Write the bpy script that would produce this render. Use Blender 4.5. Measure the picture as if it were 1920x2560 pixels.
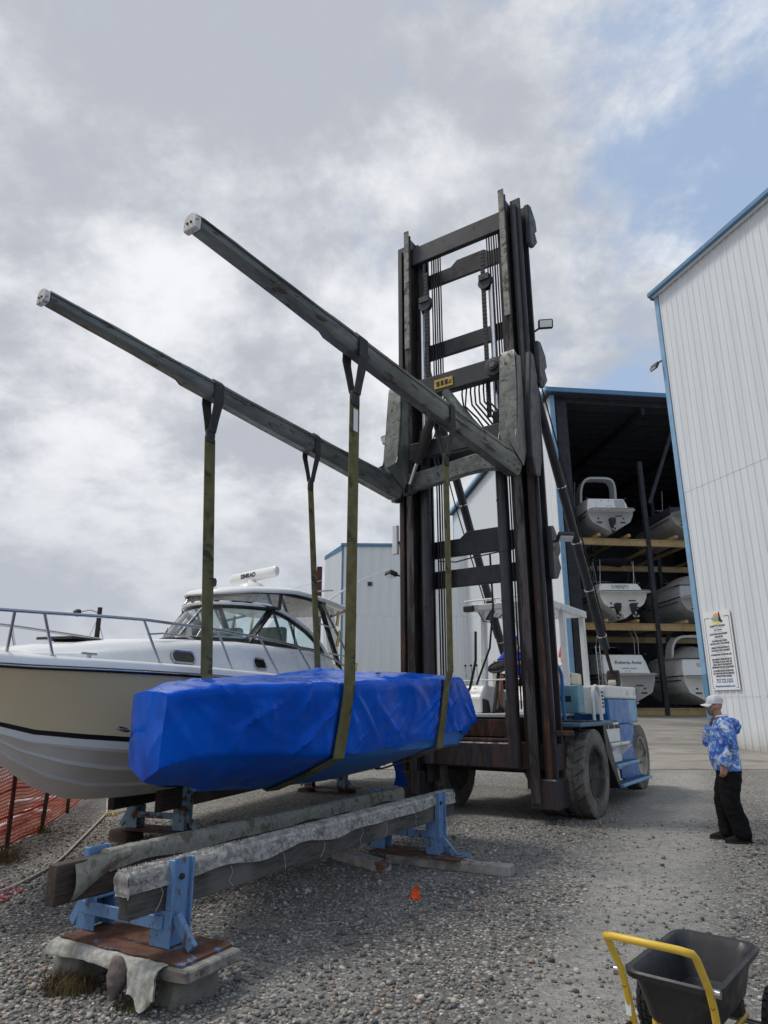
import bpy, bmesh, math, random
import numpy as np
from mathutils import Vector, Matrix, noise

for o in list(bpy.data.objects): bpy.data.objects.remove(o)
scene = bpy.context.scene
COL = scene.collection
R = math.radians

# ------------------------------------------------------------------ camera
cam_d = bpy.data.cameras.new('camera')
cam_d.sensor_fit = 'HORIZONTAL'; cam_d.sensor_width = 36.0
cam_d.lens = 1680 / 1920 * 36.0
cam_d.clip_start = 0.05; cam_d.clip_end = 3000
cam = bpy.data.objects.new('camera', cam_d); COL.objects.link(cam)
cam.location = (0, 0, 1.65); cam.rotation_euler = (R(90 + 16.1), 0, 0)
scene.camera = cam

# ------------------------------------------------------------------ light
SUN = Vector((-0.50, 0.12, 0.86)).normalized()       # direction towards the sun, high and veiled
sun_d = bpy.data.lights.new('sun', 'SUN'); sun_d.energy = 1.5; sun_d.angle = R(14)
sun_d.color = (1.0, 0.96, 0.90)
sun = bpy.data.objects.new('sun', sun_d); COL.objects.link(sun)
sun.rotation_euler = SUN.to_track_quat('Z', 'Y').to_euler(); sun.location = (-20, 10, 40)

world = bpy.data.worlds.new('World'); scene.world = world; world.use_nodes = True
wn = world.node_tree; wn.nodes.clear()
def wnode(t, **kw):
    n = wn.nodes.new(t)
    for k, v in kw.items(): setattr(n, k, v)
    return n
def wl(a, b): wn.links.new(a, b)
def wmath(op, a, b=None, c=None, clamp=False):
    n = wnode('ShaderNodeMath', operation=op, use_clamp=clamp)
    for i, v in enumerate((a, b, c)):
        if v is None: continue
        if isinstance(v, (int, float)): n.inputs[i].default_value = v
        else: wl(v, n.inputs[i])
    return n.outputs[0]
def wmix(f, a, b):
    n = wnode('ShaderNodeMix', data_type='RGBA')
    for s, v in ((n.inputs[0], f), (n.inputs[6], a), (n.inputs[7], b)):
        if isinstance(v, (int, float)): s.default_value = v
        elif isinstance(v, tuple): s.default_value = (*v, 1)
        else: wl(v, s)
    return n.outputs[2]
sky = wnode('ShaderNodeTexSky', sky_type='NISHITA', sun_disc=False)
sky.sun_elevation = math.asin(SUN.z); sky.sun_rotation = math.atan2(SUN.x, SUN.y)
sky.air_density = 1.0; sky.dust_density = 2.0
tc = wnode('ShaderNodeTexCoord'); sep = wnode('ShaderNodeSeparateXYZ'); wl(tc.outputs['Generated'], sep.inputs[0])
zz = wmath('MAXIMUM', sep.outputs[2], 0.0)
den = wmath('ADD', zz, 0.42)
px = wmath('DIVIDE', sep.outputs[0], den); py = wmath('DIVIDE', sep.outputs[1], den)
cmb = wnode('ShaderNodeCombineXYZ'); wl(px, cmb.inputs[0]); wl(py, cmb.inputs[1])
def wnoise(scale, detail, rough, off, dist=0.0):
    mp = wnode('ShaderNodeMapping'); wl(cmb.outputs[0], mp.inputs[0]); mp.inputs['Location'].default_value = off
    n = wnode('ShaderNodeTexNoise'); wl(mp.outputs[0], n.inputs['Vector'])
    n.inputs['Scale'].default_value = scale; n.inputs['Detail'].default_value = detail
    n.inputs['Roughness'].default_value = rough; n.inputs['Distortion'].default_value = dist
    return n.outputs['Fac']
def wramp(v, lo, hi):
    n = wnode('ShaderNodeMapRange', interpolation_type='SMOOTHSTEP'); wl(v, n.inputs[0])
    n.inputs[1].default_value = lo; n.inputs[2].default_value = hi
    return n.outputs[0]
cover = wnoise(2.6, 12, 0.61, (3.1, 1.7, 0.4), 0.1)
cover2 = wnoise(1.1, 3, 0.5, (7.7, 2.2, 1.4))
# the deck breaks up towards the east (+X)
cv = wmath('ADD', wmath('MULTIPLY_ADD', sep.outputs[0], -0.42, cover), wmath('MULTIPLY', cover2, 0.25))
cv = wmath('ADD', cv, wmath('MULTIPLY', wmath('SUBTRACT', 0.45, zz), 0.10))
mask = wramp(cv, 0.42, 0.58)
shade = wramp(wmath('ADD', wmath('MULTIPLY', wnoise(2.4, 12, 0.62, (0.3, 5.1, 2.0), 0.1), 0.7), wmath('MULTIPLY', cover, 0.3)), 0.42, 0.60)
cloud = wmix(shade, (3.55, 3.75, 4.2), (6.5, 6.6, 6.8))
hz = wramp(sep.outputs[2], 0.42, 0.0)
cloud = wmix(wmath('MULTIPLY', hz, 0.80), cloud, (3.6, 3.85, 4.35))
bluesky = wmix(0.60, sky.outputs[0], (3.5, 4.5, 6.0))
col = wmix(mask, bluesky, cloud)
bg = wnode('ShaderNodeBackground'); bg.inputs['Strength'].default_value = 0.1
wl(col, bg.inputs['Color'])
wo = wnode('ShaderNodeOutputWorld'); wl(bg.outputs[0], wo.inputs['Surface'])

scene.view_settings.view_transform = 'Standard'; scene.view_settings.look = 'None'
scene.view_settings.exposure = 0.48; scene.view_settings.gamma = 1.0
scene.view_settings.use_curve_mapping = False
scene.render.resolution_x = 768; scene.render.resolution_y = 1024
try:
    scene.cycles.max_bounces = 6; scene.cycles.transparent_max_bounces = 10
except Exception: pass

# ------------------------------------------------------------------ helpers
random.seed(7)
def V(*a): return Vector(a)

class MB:
    """collects faces of ONE mesh object"""
    def __init__(s): s.v = []; s.f = []
    def add(s, vs, fs):
        n = len(s.v); s.v += [tuple(p) for p in vs]; s.f += [tuple(i + n for i in f) for f in fs]; return s
    def box(s, c, d, rot=None):
        hx, hy, hz_ = d[0] / 2, d[1] / 2, d[2] / 2
        vs = [Vector((x, y, z)) for z in (-hz_, hz_) for x, y in ((-hx, -hy), (hx, -hy), (hx, hy), (-hx, hy))]
        if rot is not None: vs = [rot @ p for p in vs]
        c = Vector(c)
        return s.add([p + c for p in vs], [(3, 2, 1, 0), (4, 5, 6, 7), (0, 1, 5, 4), (1, 2, 6, 5), (2, 3, 7, 6), (3, 0, 4, 7)])
    def bounds(s, x0, x1, y0, y1, z0, z1):
        return s.box(((x0 + x1) / 2, (y0 + y1) / 2, (z0 + z1) / 2), (abs(x1 - x0), abs(y1 - y0), abs(z1 - z0)))
    def beam(s, p0, p1, w, h, up=(0, 0, 1)):
        p0, p1 = Vector(p0), Vector(p1); d = p1 - p0; L = d.length; d.normalize()
        side = d.cross(Vector(up))
        if side.length < 1e-4: side = d.cross(Vector((0, 1, 0)))
        side.normalize(); u = side.cross(d)
        m = Matrix((side, d, u)).transposed()
        return s.box((p0 + p1) / 2, (w, L, h), m)
    def prism(s, pts, ext):
        ext = Vector(ext); n = len(pts); a = [Vector(p) for p in pts]; b = [p + ext for p in a]
        fs = [tuple(range(n))[::-1], tuple(range(n, 2 * n))] + [(i, (i + 1) % n, n + (i + 1) % n, n + i) for i in range(n)]
        return s.add(a + b, fs)
    def loft(s, rings, cap0=True, cap1=True, closed=True):
        n = len(rings[0]); vs = [p for r in rings for p in r]; fs = []
        for i in range(len(rings) - 1):
            for j in range(n if closed else n - 1):
                k = (j + 1) % n
                fs.append((i * n + j, i * n + k, (i + 1) * n + k, (i + 1) * n + j))
        if cap0: fs.append(tuple(range(n))[::-1])
        if cap1: fs.append(tuple(range((len(rings) - 1) * n, len(rings) * n)))
        return s.add(vs, fs)
    def tube(s, path, r, n=8, caps=True):
        P = [Vector(p) for p in path]; rr = r if isinstance(r, (list, tuple)) else [r] * len(P)
        rings = []; nrm = None
        for i, p in enumerate(P):
            t = (P[min(i + 1, len(P) - 1)] - P[max(i - 1, 0)])
            t.normalize()
            if nrm is None:
                nrm = t.cross(Vector((0, 0, 1)))
                if nrm.length < 1e-3: nrm = t.cross(Vector((0, 1, 0)))
            else: nrm = nrm - t * nrm.dot(t)
            nrm.normalize(); b = t.cross(nrm)
            rings.append([p + (nrm * math.cos(2 * math.pi * k / n) + b * math.sin(2 * math.pi * k / n)) * rr[i] for k in range(n)])
        return s.loft(rings, caps, caps)
    def cyl(s, p0, p1, r, r1=None, n=16): return s.tube([p0, p1], [r, r if r1 is None else r1], n)
    def lathe(s, prof, n=24, o=(0, 0, 0), axis=(0, 0, 1), close=False):
        o = Vector(o); ax = Vector(axis).normalized()
        e = ax.cross(Vector((0, 0, 1)))
        if e.length < 1e-3: e = Vector((1, 0, 0))
        e.normalize(); g = ax.cross(e)
        rings = [[o + ax * h + (e * math.cos(2 * math.pi * k / n) + g * math.sin(2 * math.pi * k / n)) * max(r, 1e-4) for k in range(n)] for r, h in prof]
        if close: rings.append(rings[0])
        return s.loft(rings, not close, not close)
    def build(s, name, mat, parent=None, smooth=None, bevel=0.0, seg=1, loc=None):
        me = bpy.data.meshes.new(name); me.from_pydata(s.v, [], s.f); me.update()
        bm = bmesh.new(); bm.from_mesh(me); bmesh.ops.recalc_face_normals(bm, faces=bm.faces); bm.to_mesh(me); bm.free()
        o = bpy.data.objects.new(name, me); COL.objects.link(o)
        if mat is not None: me.materials.append(mat)
        if smooth is not None:
            me.polygons.foreach_set('use_smooth', [True] * len(me.polygons))
            me.set_sharp_from_angle(angle=R(smooth))
        if bevel:
            m = o.modifiers.new('bevel', 'BEVEL'); m.width = bevel; m.segments = seg; m.limit_method = 'ANGLE'; m.angle_limit = R(40)
        if parent is not None: o.parent = parent
        if loc is not None: o.location = loc
        return o

def tag(o, label, cat, group=None):
    o['label'] = label; o['category'] = cat
    if group: o['group'] = group
    return o
def structure(o): o['kind'] = 'structure'; return o
def stuff(o): o['kind'] = 'stuff'; return o
def thing(name, label, cat, loc=(0, 0, 0), rotz=0.0, group=None):
    o = bpy.data.objects.new(name, None); COL.objects.link(o)
    o.location = loc; o.rotation_euler = (0, 0, rotz); o.empty_display_size = 0.2
    return tag(o, label, cat, group)
def share(src, parent, loc=(0, 0, 0), rot=None, scale=None):
    c = src.copy(); COL.objects.link(c); c.parent = parent; c.location = loc
    if rot is not None: c.rotation_euler = rot
    if scale is not None: c.scale = scale
    return c
SCRATCH = bpy.data.scenes.new('scratch')
def eval_mesh(o):
    lk = o.name in COL.objects
    if lk: COL.objects.unlink(o)
    SCRATCH.collection.objects.link(o)
    with bpy.context.temp_override(scene=SCRATCH, view_layer=SCRATCH.view_layers[0]):
        dg = bpy.context.evaluated_depsgraph_get(); dg.update()
        me = bpy.data.meshes.new_from_object(o.evaluated_get(dg))
    SCRATCH.collection.objects.unlink(o)
    if lk: COL.objects.link(o)
    return me
def mod_apply(o, mods):
    for t, kw in mods:
        m = o.modifiers.new(t.lower(), t)
        for k, v in kw.items(): setattr(m, k, v)
    me = eval_mesh(o)
    o.modifiers.clear(); old = o.data; o.data = me; me.name = old.name
    bpy.data.meshes.remove(old); return o
def text(body, size, mat, parent, mtx, name='lettering', align='CENTER', sx=1.0, shear=0.0, ext=0.0015, bold=0.0):
    cu = bpy.data.curves.new(name, 'FONT'); cu.body = body; cu.size = size; cu.align_x = align; cu.align_y = 'CENTER'
    cu.extrude = ext; cu.shear = shear; cu.resolution_u = 3; cu.offset = bold
    t = bpy.data.objects.new(name, cu)
    me = eval_mesh(t); bpy.data.objects.remove(t); bpy.data.curves.remove(cu)
    me.materials.clear(); me.materials.append(mat)
    o = bpy.data.objects.new(name, me); COL.objects.link(o); o.parent = parent
    o.matrix_local = mtx @ Matrix.Diagonal((sx, 1, 1, 1)); return o
def basis(o, x, y, z=None):
    x = Vector(x).normalized(); y = Vector(y); y = (y - x * y.dot(x)).normalized(); z = x.cross(y)
    m = Matrix((x, y, z)).transposed().to_4x4(); m.translation = Vector(o); return m
def arc(c, r, a0, a1, n, f): return [f(c[0] + r * math.cos(R(a0 + (a1 - a0) * i / n)), c[1] + r * math.sin(R(a0 + (a1 - a0) * i / n))) for i in range(n + 1)]
def lerp(a, b, t): return a + (b - a) * t
def interp(x, tab):
    if x <= tab[0][0]: return tab[0][1]
    for (x0, y0), (x1, y1) in zip(tab, tab[1:]):
        if x <= x1: return y0 + (y1 - y0) * (x - x0) / (x1 - x0)
    return tab[-1][1]

# ------------------------------------------------------------------ materials
MATS = {}
class NT:
    def __init__(s, name):
        s.m = bpy.data.materials.new(name); s.m.use_nodes = True; s.t = s.m.node_tree; s.t.nodes.clear()
        s.b = s.n('ShaderNodeBsdfPrincipled'); s.o = s.n('ShaderNodeOutputMaterial'); s.l(s.b.outputs[0], s.o.inputs[0])
        s.c = s.n('ShaderNodeTexCoord').outputs['Object']
    def n(s, t, **kw):
        n = s.t.nodes.new(t)
        for k, v in kw.items(): setattr(n, k, v)
        return n
    def l(s, a, b): s.t.links.new(a, b)
    def put(s, sock, v):
        if isinstance(v, (int, float)): sock.default_value = v
        elif isinstance(v, tuple): sock.default_value = (*v, 1) if len(v) == 3 and sock.type == 'RGBA' else v
        else: s.l(v, sock)
    def noise(s, scale, detail=4, rough=.55, dist=0, sc=None, off=(0, 0, 0), co=None):
        v = co or s.c
        mp = s.n('ShaderNodeMapping'); s.l(v, mp.inputs[0]); mp.inputs['Location'].default_value = off
        if sc: mp.inputs['Scale'].default_value = sc
        n = s.n('ShaderNodeTexNoise'); s.l(mp.outputs[0], n.inputs['Vector'])
        n.inputs['Scale'].default_value = scale; n.inputs['Detail'].default_value = detail
        n.inputs['Roughness'].default_value = rough; n.inputs['Distortion'].default_value = dist
        return n.outputs['Fac']
    def vor(s, scale, feat='F1', out='Distance', rnd=1.0, sc=None, co=None):
        mp = s.n('ShaderNodeMapping'); s.l(co or s.c, mp.inputs[0])
        if sc: mp.inputs['Scale'].default_value = sc
        n = s.n('ShaderNodeTexVoronoi', feature=feat); s.l(mp.outputs[0], n.inputs['Vector']); n.inputs['Scale'].default_value = scale
        n.inputs['Randomness'].default_value = rnd
        return n.outputs[out]
    def ramp(s, v, lo, hi, a=0.0, b=1.0):
        n = s.n('ShaderNodeMapRange', interpolation_type='SMOOTHSTEP'); s.put(n.inputs[0], v)
        for i, q in zip((1, 2, 3, 4), (lo, hi, a, b)): n.inputs[i].default_value = q
        return n.outputs[0]
    def mix(s, f, a, b, mode='MIX'):
        n = s.n('ShaderNodeMix', data_type='RGBA', blend_type=mode)
        s.put(n.inputs[0], f); s.put(n.inputs[6], a); s.put(n.inputs[7], b); return n.outputs[2]
    def math(s, op, a, b=None, c=None):
        n = s.n('ShaderNodeMath', operation=op)
        for i, v in enumerate((a, b, c)):
            if v is not None: s.put(n.inputs[i], v)
        return n.outputs[0]
    def sep(s, co=None):
        n = s.n('ShaderNodeSeparateXYZ'); s.l(co or s.c, n.inputs[0]); return n.outputs
    def bump(s, h, strength=.3, dist=.01):
        n = s.n('ShaderNodeBump'); n.inputs['Strength'].default_value = strength; n.inputs['Distance'].default_value = dist
        s.l(h, n.inputs['Height']); s.l(n.outputs[0], s.b.inputs['Normal'])
    def base(s, c): s.put(s.b.inputs['Base Color'], c)
    def set(s, rough=None, metal=None, **kw):
        if rough is not None: s.put(s.b.inputs['Roughness'], rough)
        if metal is not None: s.put(s.b.inputs['Metallic'], metal)
        for k, v in kw.items(): s.put(s.b.inputs[k.replace('_', ' ')], v)

def mat(name, col, rough=.55, metal=0.0, var=.18, scale=4.0, bump=.15, bscale=40.0, dirt=None, dirt_amt=.5, dirt_scale=3.0, stretch=None, **kw):
    """paint / metal / wood with uneven tone, grime or rust patches and fine relief"""
    if name in MATS: return MATS[name]
    k = NT(name)
    n1 = k.noise(scale, 6, .6, .2, sc=stretch)
    dk = tuple(c * (1 - var) for c in col); lt = tuple(min(1, c * (1 + var)) for c in col)
    c = k.mix(k.ramp(n1, .3, .7), dk, lt)
    rg = k.ramp(k.noise(scale * 2.3, 4, .6, off=(3, 1, 2)), .3, .7, max(0.02, rough - .08), min(1, rough + .1))
    if dirt is not None:
        d = k.noise(dirt_scale, 8, .68, .4, sc=stretch, off=(5, 9, 1))
        f = k.ramp(d, .72 - dirt_amt * .4, .80 - dirt_amt * .4)
        c = k.mix(f, c, dirt); rg = k.mix(f, rg, (.85, .85, .85))
    k.base(c); k.set(rough=rg, metal=metal, **kw)
    if bump: k.bump(k.noise(bscale, 5, .6, sc=stretch), bump, .004)
    MATS[name] = k.m; return k.m

RUST = (.085, .032, .014)
def make_mats():
    M = MATS
    mat('black_steel', (.020, .021, .026), .45, .0, .35, 3, .25, 30, (.045, .030, .024), .35, 4)
    mat('worn_rail', (.070, .060, .058), .42, .35, .35, 6, .25, 40, (.035, .028, .026), .6, 3, (3, 3, .4))
    mat('rust_rail', (.10, .040, .020), .8, .0, .45, 7, .5, 50, (.035, .024, .020), .75, 3, (3, 3, .5))
    mat('rust_plate', (.075, .030, .016), .85, .0, .5, 6, .6, 40, (.028, .024, .022), .7, 3)
    mat('fork_steel', (.125, .135, .122), .42, .35, .35, 3, .35, 30, (.082, .062, .046), .44, 5, (2.2, .5, 2.2))
    mat('hanger_steel', (.135, .140, .122), .40, .35, .25, 3, .35, 30, (.100, .080, .062), .30, 5, (2, 2, .6))
    mat('fork_pad', (.30, .29, .25), .9, 0, .3, 8, .6, 60, (.10, .09, .08), .5, 6)
    mat('cap_white', (.62, .62, .58), .7, 0, .12, 8, .3, 60, (.25, .24, .22), .5, 9)
    mat('chrome', (.62, .64, .66), .18, 1.0, .08, 4, 0)
    mat('stainless', (.42, .43, .44), .24, 1.0, .1, 4, 0)
    mat('gold_metal', (.62, .47, .20), .28, 1.0, .1, 6, 0)
    mat('hose_black', (.014, .014, .015), .5, 0, .3, 9, .1, 60)
    mat('hose_blue', (.05, .13, .24), .5, 0, .3, 9, 0)
    mat('truck_blue', (.020, .145, .42), .38, 0, .12, 2.0, .06, 40, (.075, .055, .045), .22, 5)
    mat('truck_blue_dark', (.06, .13, .21), .55, 0, .2, 4, .2, 40, (.06, .05, .045), .4, 5)
    mat('truck_sky', (.16, .34, .56), .42, 0, .1, 3, .06, 40, (.12, .10, .08), .2, 5)
    mat('truck_teal', (.14, .31, .38), .5, 0, .18, 4, .1, 40, (.10, .08, .06), .3, 6)
    mat('truck_white', (.70, .71, .70), .40, 0, .06, 3, .05, 40, (.30, .24, .18), .26, 4)
    mat('truck_cream', (.62, .57, .46), .55, 0, .1, 4, .1, 40, (.22, .15, .09), .35, 5)
    mat('seat_black', (.016, .016, .018), .6, 0, .2, 9, .1, 60)
    mat('tyre', (.105, .100, .090), .92, 0, .22, 5, .35, 60, (.175, .165, .145), .62, 3)
    mat('tyre_dark', (.020, .020, .020), .85, 0, .25, 8, .3, 60, (.06, .057, .05), .35, 5)
    mat('rim_dark', (.050, .048, .046), .7, .2, .25, 6, .2, 40, (.11, .10, .09), .5, 3)
    mat('rim_pale', (.36, .34, .30), .7, .1, .2, 5, .2, 40, (.14, .11, .08), .5, 3)
    mat('webbing', (.135, .118, .042), .85, 0, .25, 6, .5, 220, (.045, .040, .018), .45, 3)
    mat('webbing_wet', (.045, .045, .040), .85, 0, .25, 6, .5, 220)
    mat('lamp_glass', (.75, .77, .78), .15, .2, .05, 8, 0)
    mat('lamp_body', (.03, .03, .032), .5, 0, .2, 8, 0)
    mat('plate_yellow', (.55, .36, .05), .55, 0, .2, 14, .1, 60, (.20, .13, .05), .45, 14)
    mat('ink_black', (.02, .02, .022), .6, 0, .1, 8, 0)
    mat('ink_navy', (.05, .06, .09), .6, 0, .1, 8, 0)
    mat('ink_blue', (.03, .13, .36), .6, 0, .1, 8, 0)
    mat('ink_red', (.55, .04, .06), .6, 0, .1, 8, 0)
    mat('sign_white', (.74, .75, .76), .45, 0, .03, 3, 0)
    mat('sign_orange', (.85, .30, .14), .5, 0, .1, 8, 0)
    mat('sign_teal', (.20, .38, .34), .5, 0, .1, 8, 0)
    mat('sign_yellow', (.80, .62, .20), .5, 0, .1, 8, 0)
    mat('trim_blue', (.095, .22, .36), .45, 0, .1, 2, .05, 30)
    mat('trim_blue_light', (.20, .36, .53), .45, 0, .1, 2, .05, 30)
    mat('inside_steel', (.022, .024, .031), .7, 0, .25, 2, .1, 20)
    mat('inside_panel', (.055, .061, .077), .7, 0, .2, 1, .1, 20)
    mat('rack_yellow', (.46, .33, .155), .55, 0, .12, 3, .1, 40, (.16, .10, .05), .3, 5)
    mat('gel_white', (.80, .80, .78), .22, 0, .03, 1.5, 0, dirt=(.60, .58, .54), dirt_amt=.25, dirt_scale=2)
    mat('gel_grey', (.42, .43, .44), .3, 0, .05, 1.5, 0)
    mat('gel_cream', (.78, .64, .41), .16, 0, .03, 1.2, 0)
    mat('bottom_paint', (.80, .785, .745), .42, 0, .06, 1.5, .05, 30, (.50, .47, .43), .28, 2)
    mat('gel_black', (.010, .010, .012), .2, 0, .1, 3, 0)
    mat('canvas_cover', (.34, .33, .31), .85, 0, .12, 3, .3, 60)
    mat('canvas_dark', (.035, .037, .045), .85, 0, .15, 3, .2, 60)
    mat('drive_black', (.018, .018, .020), .5, 0, .2, 8, .1, 40)
    mat('lining', (.55, .54, .50), .7, 0, .08, 3, .1, 40)
    mat('stand_blue', (.125, .245, .44), .55, 0, .16, 5, .2, 40, (.12, .066, .040), .40, 14, (1.6, 1.6, .6))
    mat('stand_blue_pale', (.24, .36, .44), .6, 0, .2, 6, .25, 40, (.12, .060, .035), .55, 6)
    mat('stand_plate', (.10, .042, .022), .85, 0, .45, 9, .5, 50, (.10, .22, .42), .40, 5)
    mat('concrete_block', (.185, .178, .158), .95, 0, .2, 9, .8, 60, (.14, .14, .10), .45, 5)
    mat('old_board', (.215, .20, .175), .9, 0, .4, 7, .8, 30, (.085, .065, .048), .50, 6, (.35, 2, 2))
    mat('driftwood', (.30, .285, .26), .92, 0, .35, 6, .7, 30, (.14, .065, .035), .45, 4)
    mat('carpet_grey', (.37, .355, .335), 1.0, 0, .3, 30, 1.0, 160, (.23, .22, .20), .5, 9)
    mat('carpet_pale', (.37, .36, .325), 1.0, 0, .3, 24, 1.0, 150, (.27, .26, .22), .5, 8)
    mat('carpet_brown', (.145, .115, .105), 1.0, 0, .3, 24, 1.0, 150)
    mat('carpet_back', (.26, .25, .21), .95, 0, .2, 30, .8, 200, (.15, .13, .09), .5, 7)
    mat('rope_pale', (.42, .40, .35), .9, 0, .2, 20, .4, 120)
    mat('rope_red', (.35, .05, .07), .8, 0, .2, 20, .4, 120)
    mat('pvc_white', (.75, .75, .74), .4, 0, .05, 5, 0)
    mat('net_orange', (.62, .075, .020), .6, 0, .25, 3, 0)
    mat('flag_orange', (.80, .13, .03), .6, 0, .15, 12, .1, 60)
    mat('post_dark', (.035, .028, .024), .7, .1, .3, 8, .2, 40)
    mat('tub_black', (.020, .020, .022), .42, 0, .25, 6, .1, 80, (.050, .049, .045), .40, 7)
    mat('cart_yellow', (.70, .46, .045), .38, 0, .1, 6, .05, 60, (.10, .06, .03), .14, 16)
    mat('skin', (.42, .225, .15), .55, 0, .1, 18, .1, 90)
    mat('skin_tan', (.34, .165, .105), .55, 0, .12, 18, .1, 90)
    mat('stubble', (.22, .16, .13), .8, 0, .2, 60, .2, 160)
    mat('cap_cloth', (.80, .80, .80), .8, 0, .04, 20, .15, 200)
    mat('cap_mesh', (.58, .58, .60), .9, 0, .08, 60, .4, 300)
    mat('trouser', (.010, .010, .011), .95, 0, .3, 6, .3, 60, Specular_IOR_Level=.15)
    mat('shoe', (.010, .010, .010), .8, 0, .3, 20, .3, 90, Specular_IOR_Level=.2)
    mat('lens', (.01, .01, .012), .08, 0, .1, 5, 0)
    mat('shirt_blue', (.02, .05, .42), .8, 0, .15, 10, .2, 90)
    mat('weed_green', (.060, .085, .022), .8, 0, .35, 9, 0)
    mat('weed_brown', (.15, .085, .040), .9, 0, .35, 9, 0)
    mat('tree_far', (.035, .045, .03), .9, 0, .3, 2, 0)
    mat('brick_red', (.10, .035, .03), .9, 0, .2, 2, 0)
    # siding with faint run marks
    for nm, c in (('siding', (.70, .735, .76)),):
        k = NT(nm); b = k.noise(1.0, 5, .6, sc=(2.5, 2.5, .12)); f = k.ramp(b, .35, .75)
        k.base(k.mix(f, c, tuple(x * .90 for x in c))); k.set(rough=k.ramp(k.noise(3, 4), .3, .7, .36, .5))
        k.bump(k.noise(1.2, 3, .5, sc=(1, 1, .5)), .12, .02); M[nm] = k.m
    k = NT('siding_base'); zc = k.sep()[2]; b = k.noise(1.0, 5, .6, sc=(2.5, 2.5, .12)); c = (.70, .735, .76)
    w = k.math('MULTIPLY', k.ramp(k.math('ADD', zc, k.math('MULTIPLY', k.noise(2.2, 6, .65), -.9)), .75, -.15, 0, .8), 1.0)
    k.base(k.mix(w, k.mix(k.ramp(b, .35, .75), c, tuple(x * .90 for x in c)), (.36, .32, .26))); k.set(rough=.5); M['siding_base'] = k.m
    # weathered timber, grain along object Y
    for nm, c, d in (('timber', (.092, .085, .078), (.036, .033, .031)), ('timber_brown', (.075, .055, .042), (.030, .022, .018))):
        k = NT(nm); g = k.noise(9, 8, .65, 1.2, sc=(3.0, .28, 3.0)); h = k.noise(1.6, 3, .5)
        c1 = k.mix(k.ramp(g, .32, .68), d, c); c1 = k.mix(k.ramp(h, .45, .75), c1, tuple(x * 1.45 for x in c))
        k.base(c1); k.set(rough=.9); k.bump(g, .7, .006); M[nm] = k.m
    # shrink film: saturated blue, glossy, creased
    k = NT('blue_film'); w1 = k.noise(1.7, 4, .5, .9, sc=(1, 1, .8)); w2 = k.noise(6.5, 5, .6, .7)
    cz = k.mix(k.ramp(w1, .3, .72), (.000, .070, .46), (.000, .105, .62))
    k.base(cz); k.set(rough=k.ramp(w2, .3, .7, .12, .22), Specular_IOR_Level=.12)
    nz = k.n('ShaderNodeTexNoise'); k.l(k.c, nz.inputs['Vector']); nz.inputs['Scale'].default_value = 1.3; nz.inputs['Detail'].default_value = 2
    vm = k.n('ShaderNodeVectorMath', operation='MULTIPLY_ADD'); k.l(nz.outputs['Color'], vm.inputs[0]); vm.inputs[1].default_value = (.9, .9, .9); k.l(k.c, vm.inputs[2])
    va = k.vor(1.6, 'F1', 'Distance', 1.0, (1, 1.0, .7), vm.outputs[0]); vb = k.vor(4.2, 'F1', 'Distance', 1.0, (1, .8, .55), vm.outputs[0])
    amt = k.ramp(k.noise(.9, 2, .5, off=(9, 2, 5)), .42, .62)
    hgt = k.math('ADD', k.math('ADD', k.math('MULTIPLY', va, 1.1), k.math('MULTIPLY', k.math('MULTIPLY', vb, amt), .55)), k.math('MULTIPLY', w2, .08))
    k.bump(hgt, .60, .06); M['blue_film'] = k.m
    k = NT('blue_hull'); k.base(k.mix(k.ramp(k.noise(2, 5), .3, .7), (.012, .13, .44), (.020, .17, .52))); k.set(rough=.5); M['blue_hull'] = k.m
    # tie-dye shirt
    k = NT('tie_dye'); a = k.noise(6.5, 8, .72, 1.6); b2 = k.noise(15, 5, .65, .8, off=(2, 2, 2))
    f = k.math('ADD', k.math('MULTIPLY', a, .72), k.math('MULTIPLY', b2, .28))
    cc = k.mix(k.ramp(f, .42, .50), (.020, .085, .42), (.10, .24, .62)); cc = k.mix(k.ramp(f, .50, .585), cc, (.66, .73, .82))
    k.base(cc); k.set(rough=.75); k.bump(k.noise(14, 4, .6, .8), .45, .02); M['tie_dye'] = k.m
    # clear glazing, tinted
    k = NT('glass'); k.set(rough=.03); k.base((.80, .90, .90)); k.b.inputs['Transmission Weight'].default_value = 0
    tr = k.n('ShaderNodeBsdfTransparent'); tr.inputs[0].default_value = (.70, .86, .86, 1)
    gl = k.n('ShaderNodeBsdfGlossy'); gl.inputs['Roughness'].default_value = .03
    fr = k.n('ShaderNodeFresnel'); fr.inputs[0].default_value = 1.5
    ms = k.n('ShaderNodeMixShader'); k.l(k.math('ADD', fr.outputs[0], .06), ms.inputs[0]); k.l(tr.outputs[0], ms.inputs[1]); k.l(gl.outputs[0], ms.inputs[2])
    k.l(ms.outputs[0], k.o.inputs[0]); M['glass'] = k.m
    k = NT('clear_vinyl'); tr = k.n('ShaderNodeBsdfTransparent'); tr.inputs[0].default_value = (.62, .62, .60, 1)
    gl = k.n('ShaderNodeBsdfGlossy'); gl.inputs['Roughness'].default_value = .12
    bp = k.n('ShaderNodeBump'); bp.inputs['Strength'].default_value = .4; bp.inputs['Distance'].default_value = .03; k.l(k.noise(5, 3, .5, .6), bp.inputs['Height']); k.l(bp.outputs[0], gl.inputs['Normal'])
    ms = k.n('ShaderNodeMixShader'); ms.inputs[0].default_value = .13; k.l(tr.outputs[0], ms.inputs[1]); k.l(gl.outputs[0], ms.inputs[2]); k.l(ms.outputs[0], k.o.inputs[0]); M['clear_vinyl'] = k.m
make_mats()
M = MATS

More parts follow.
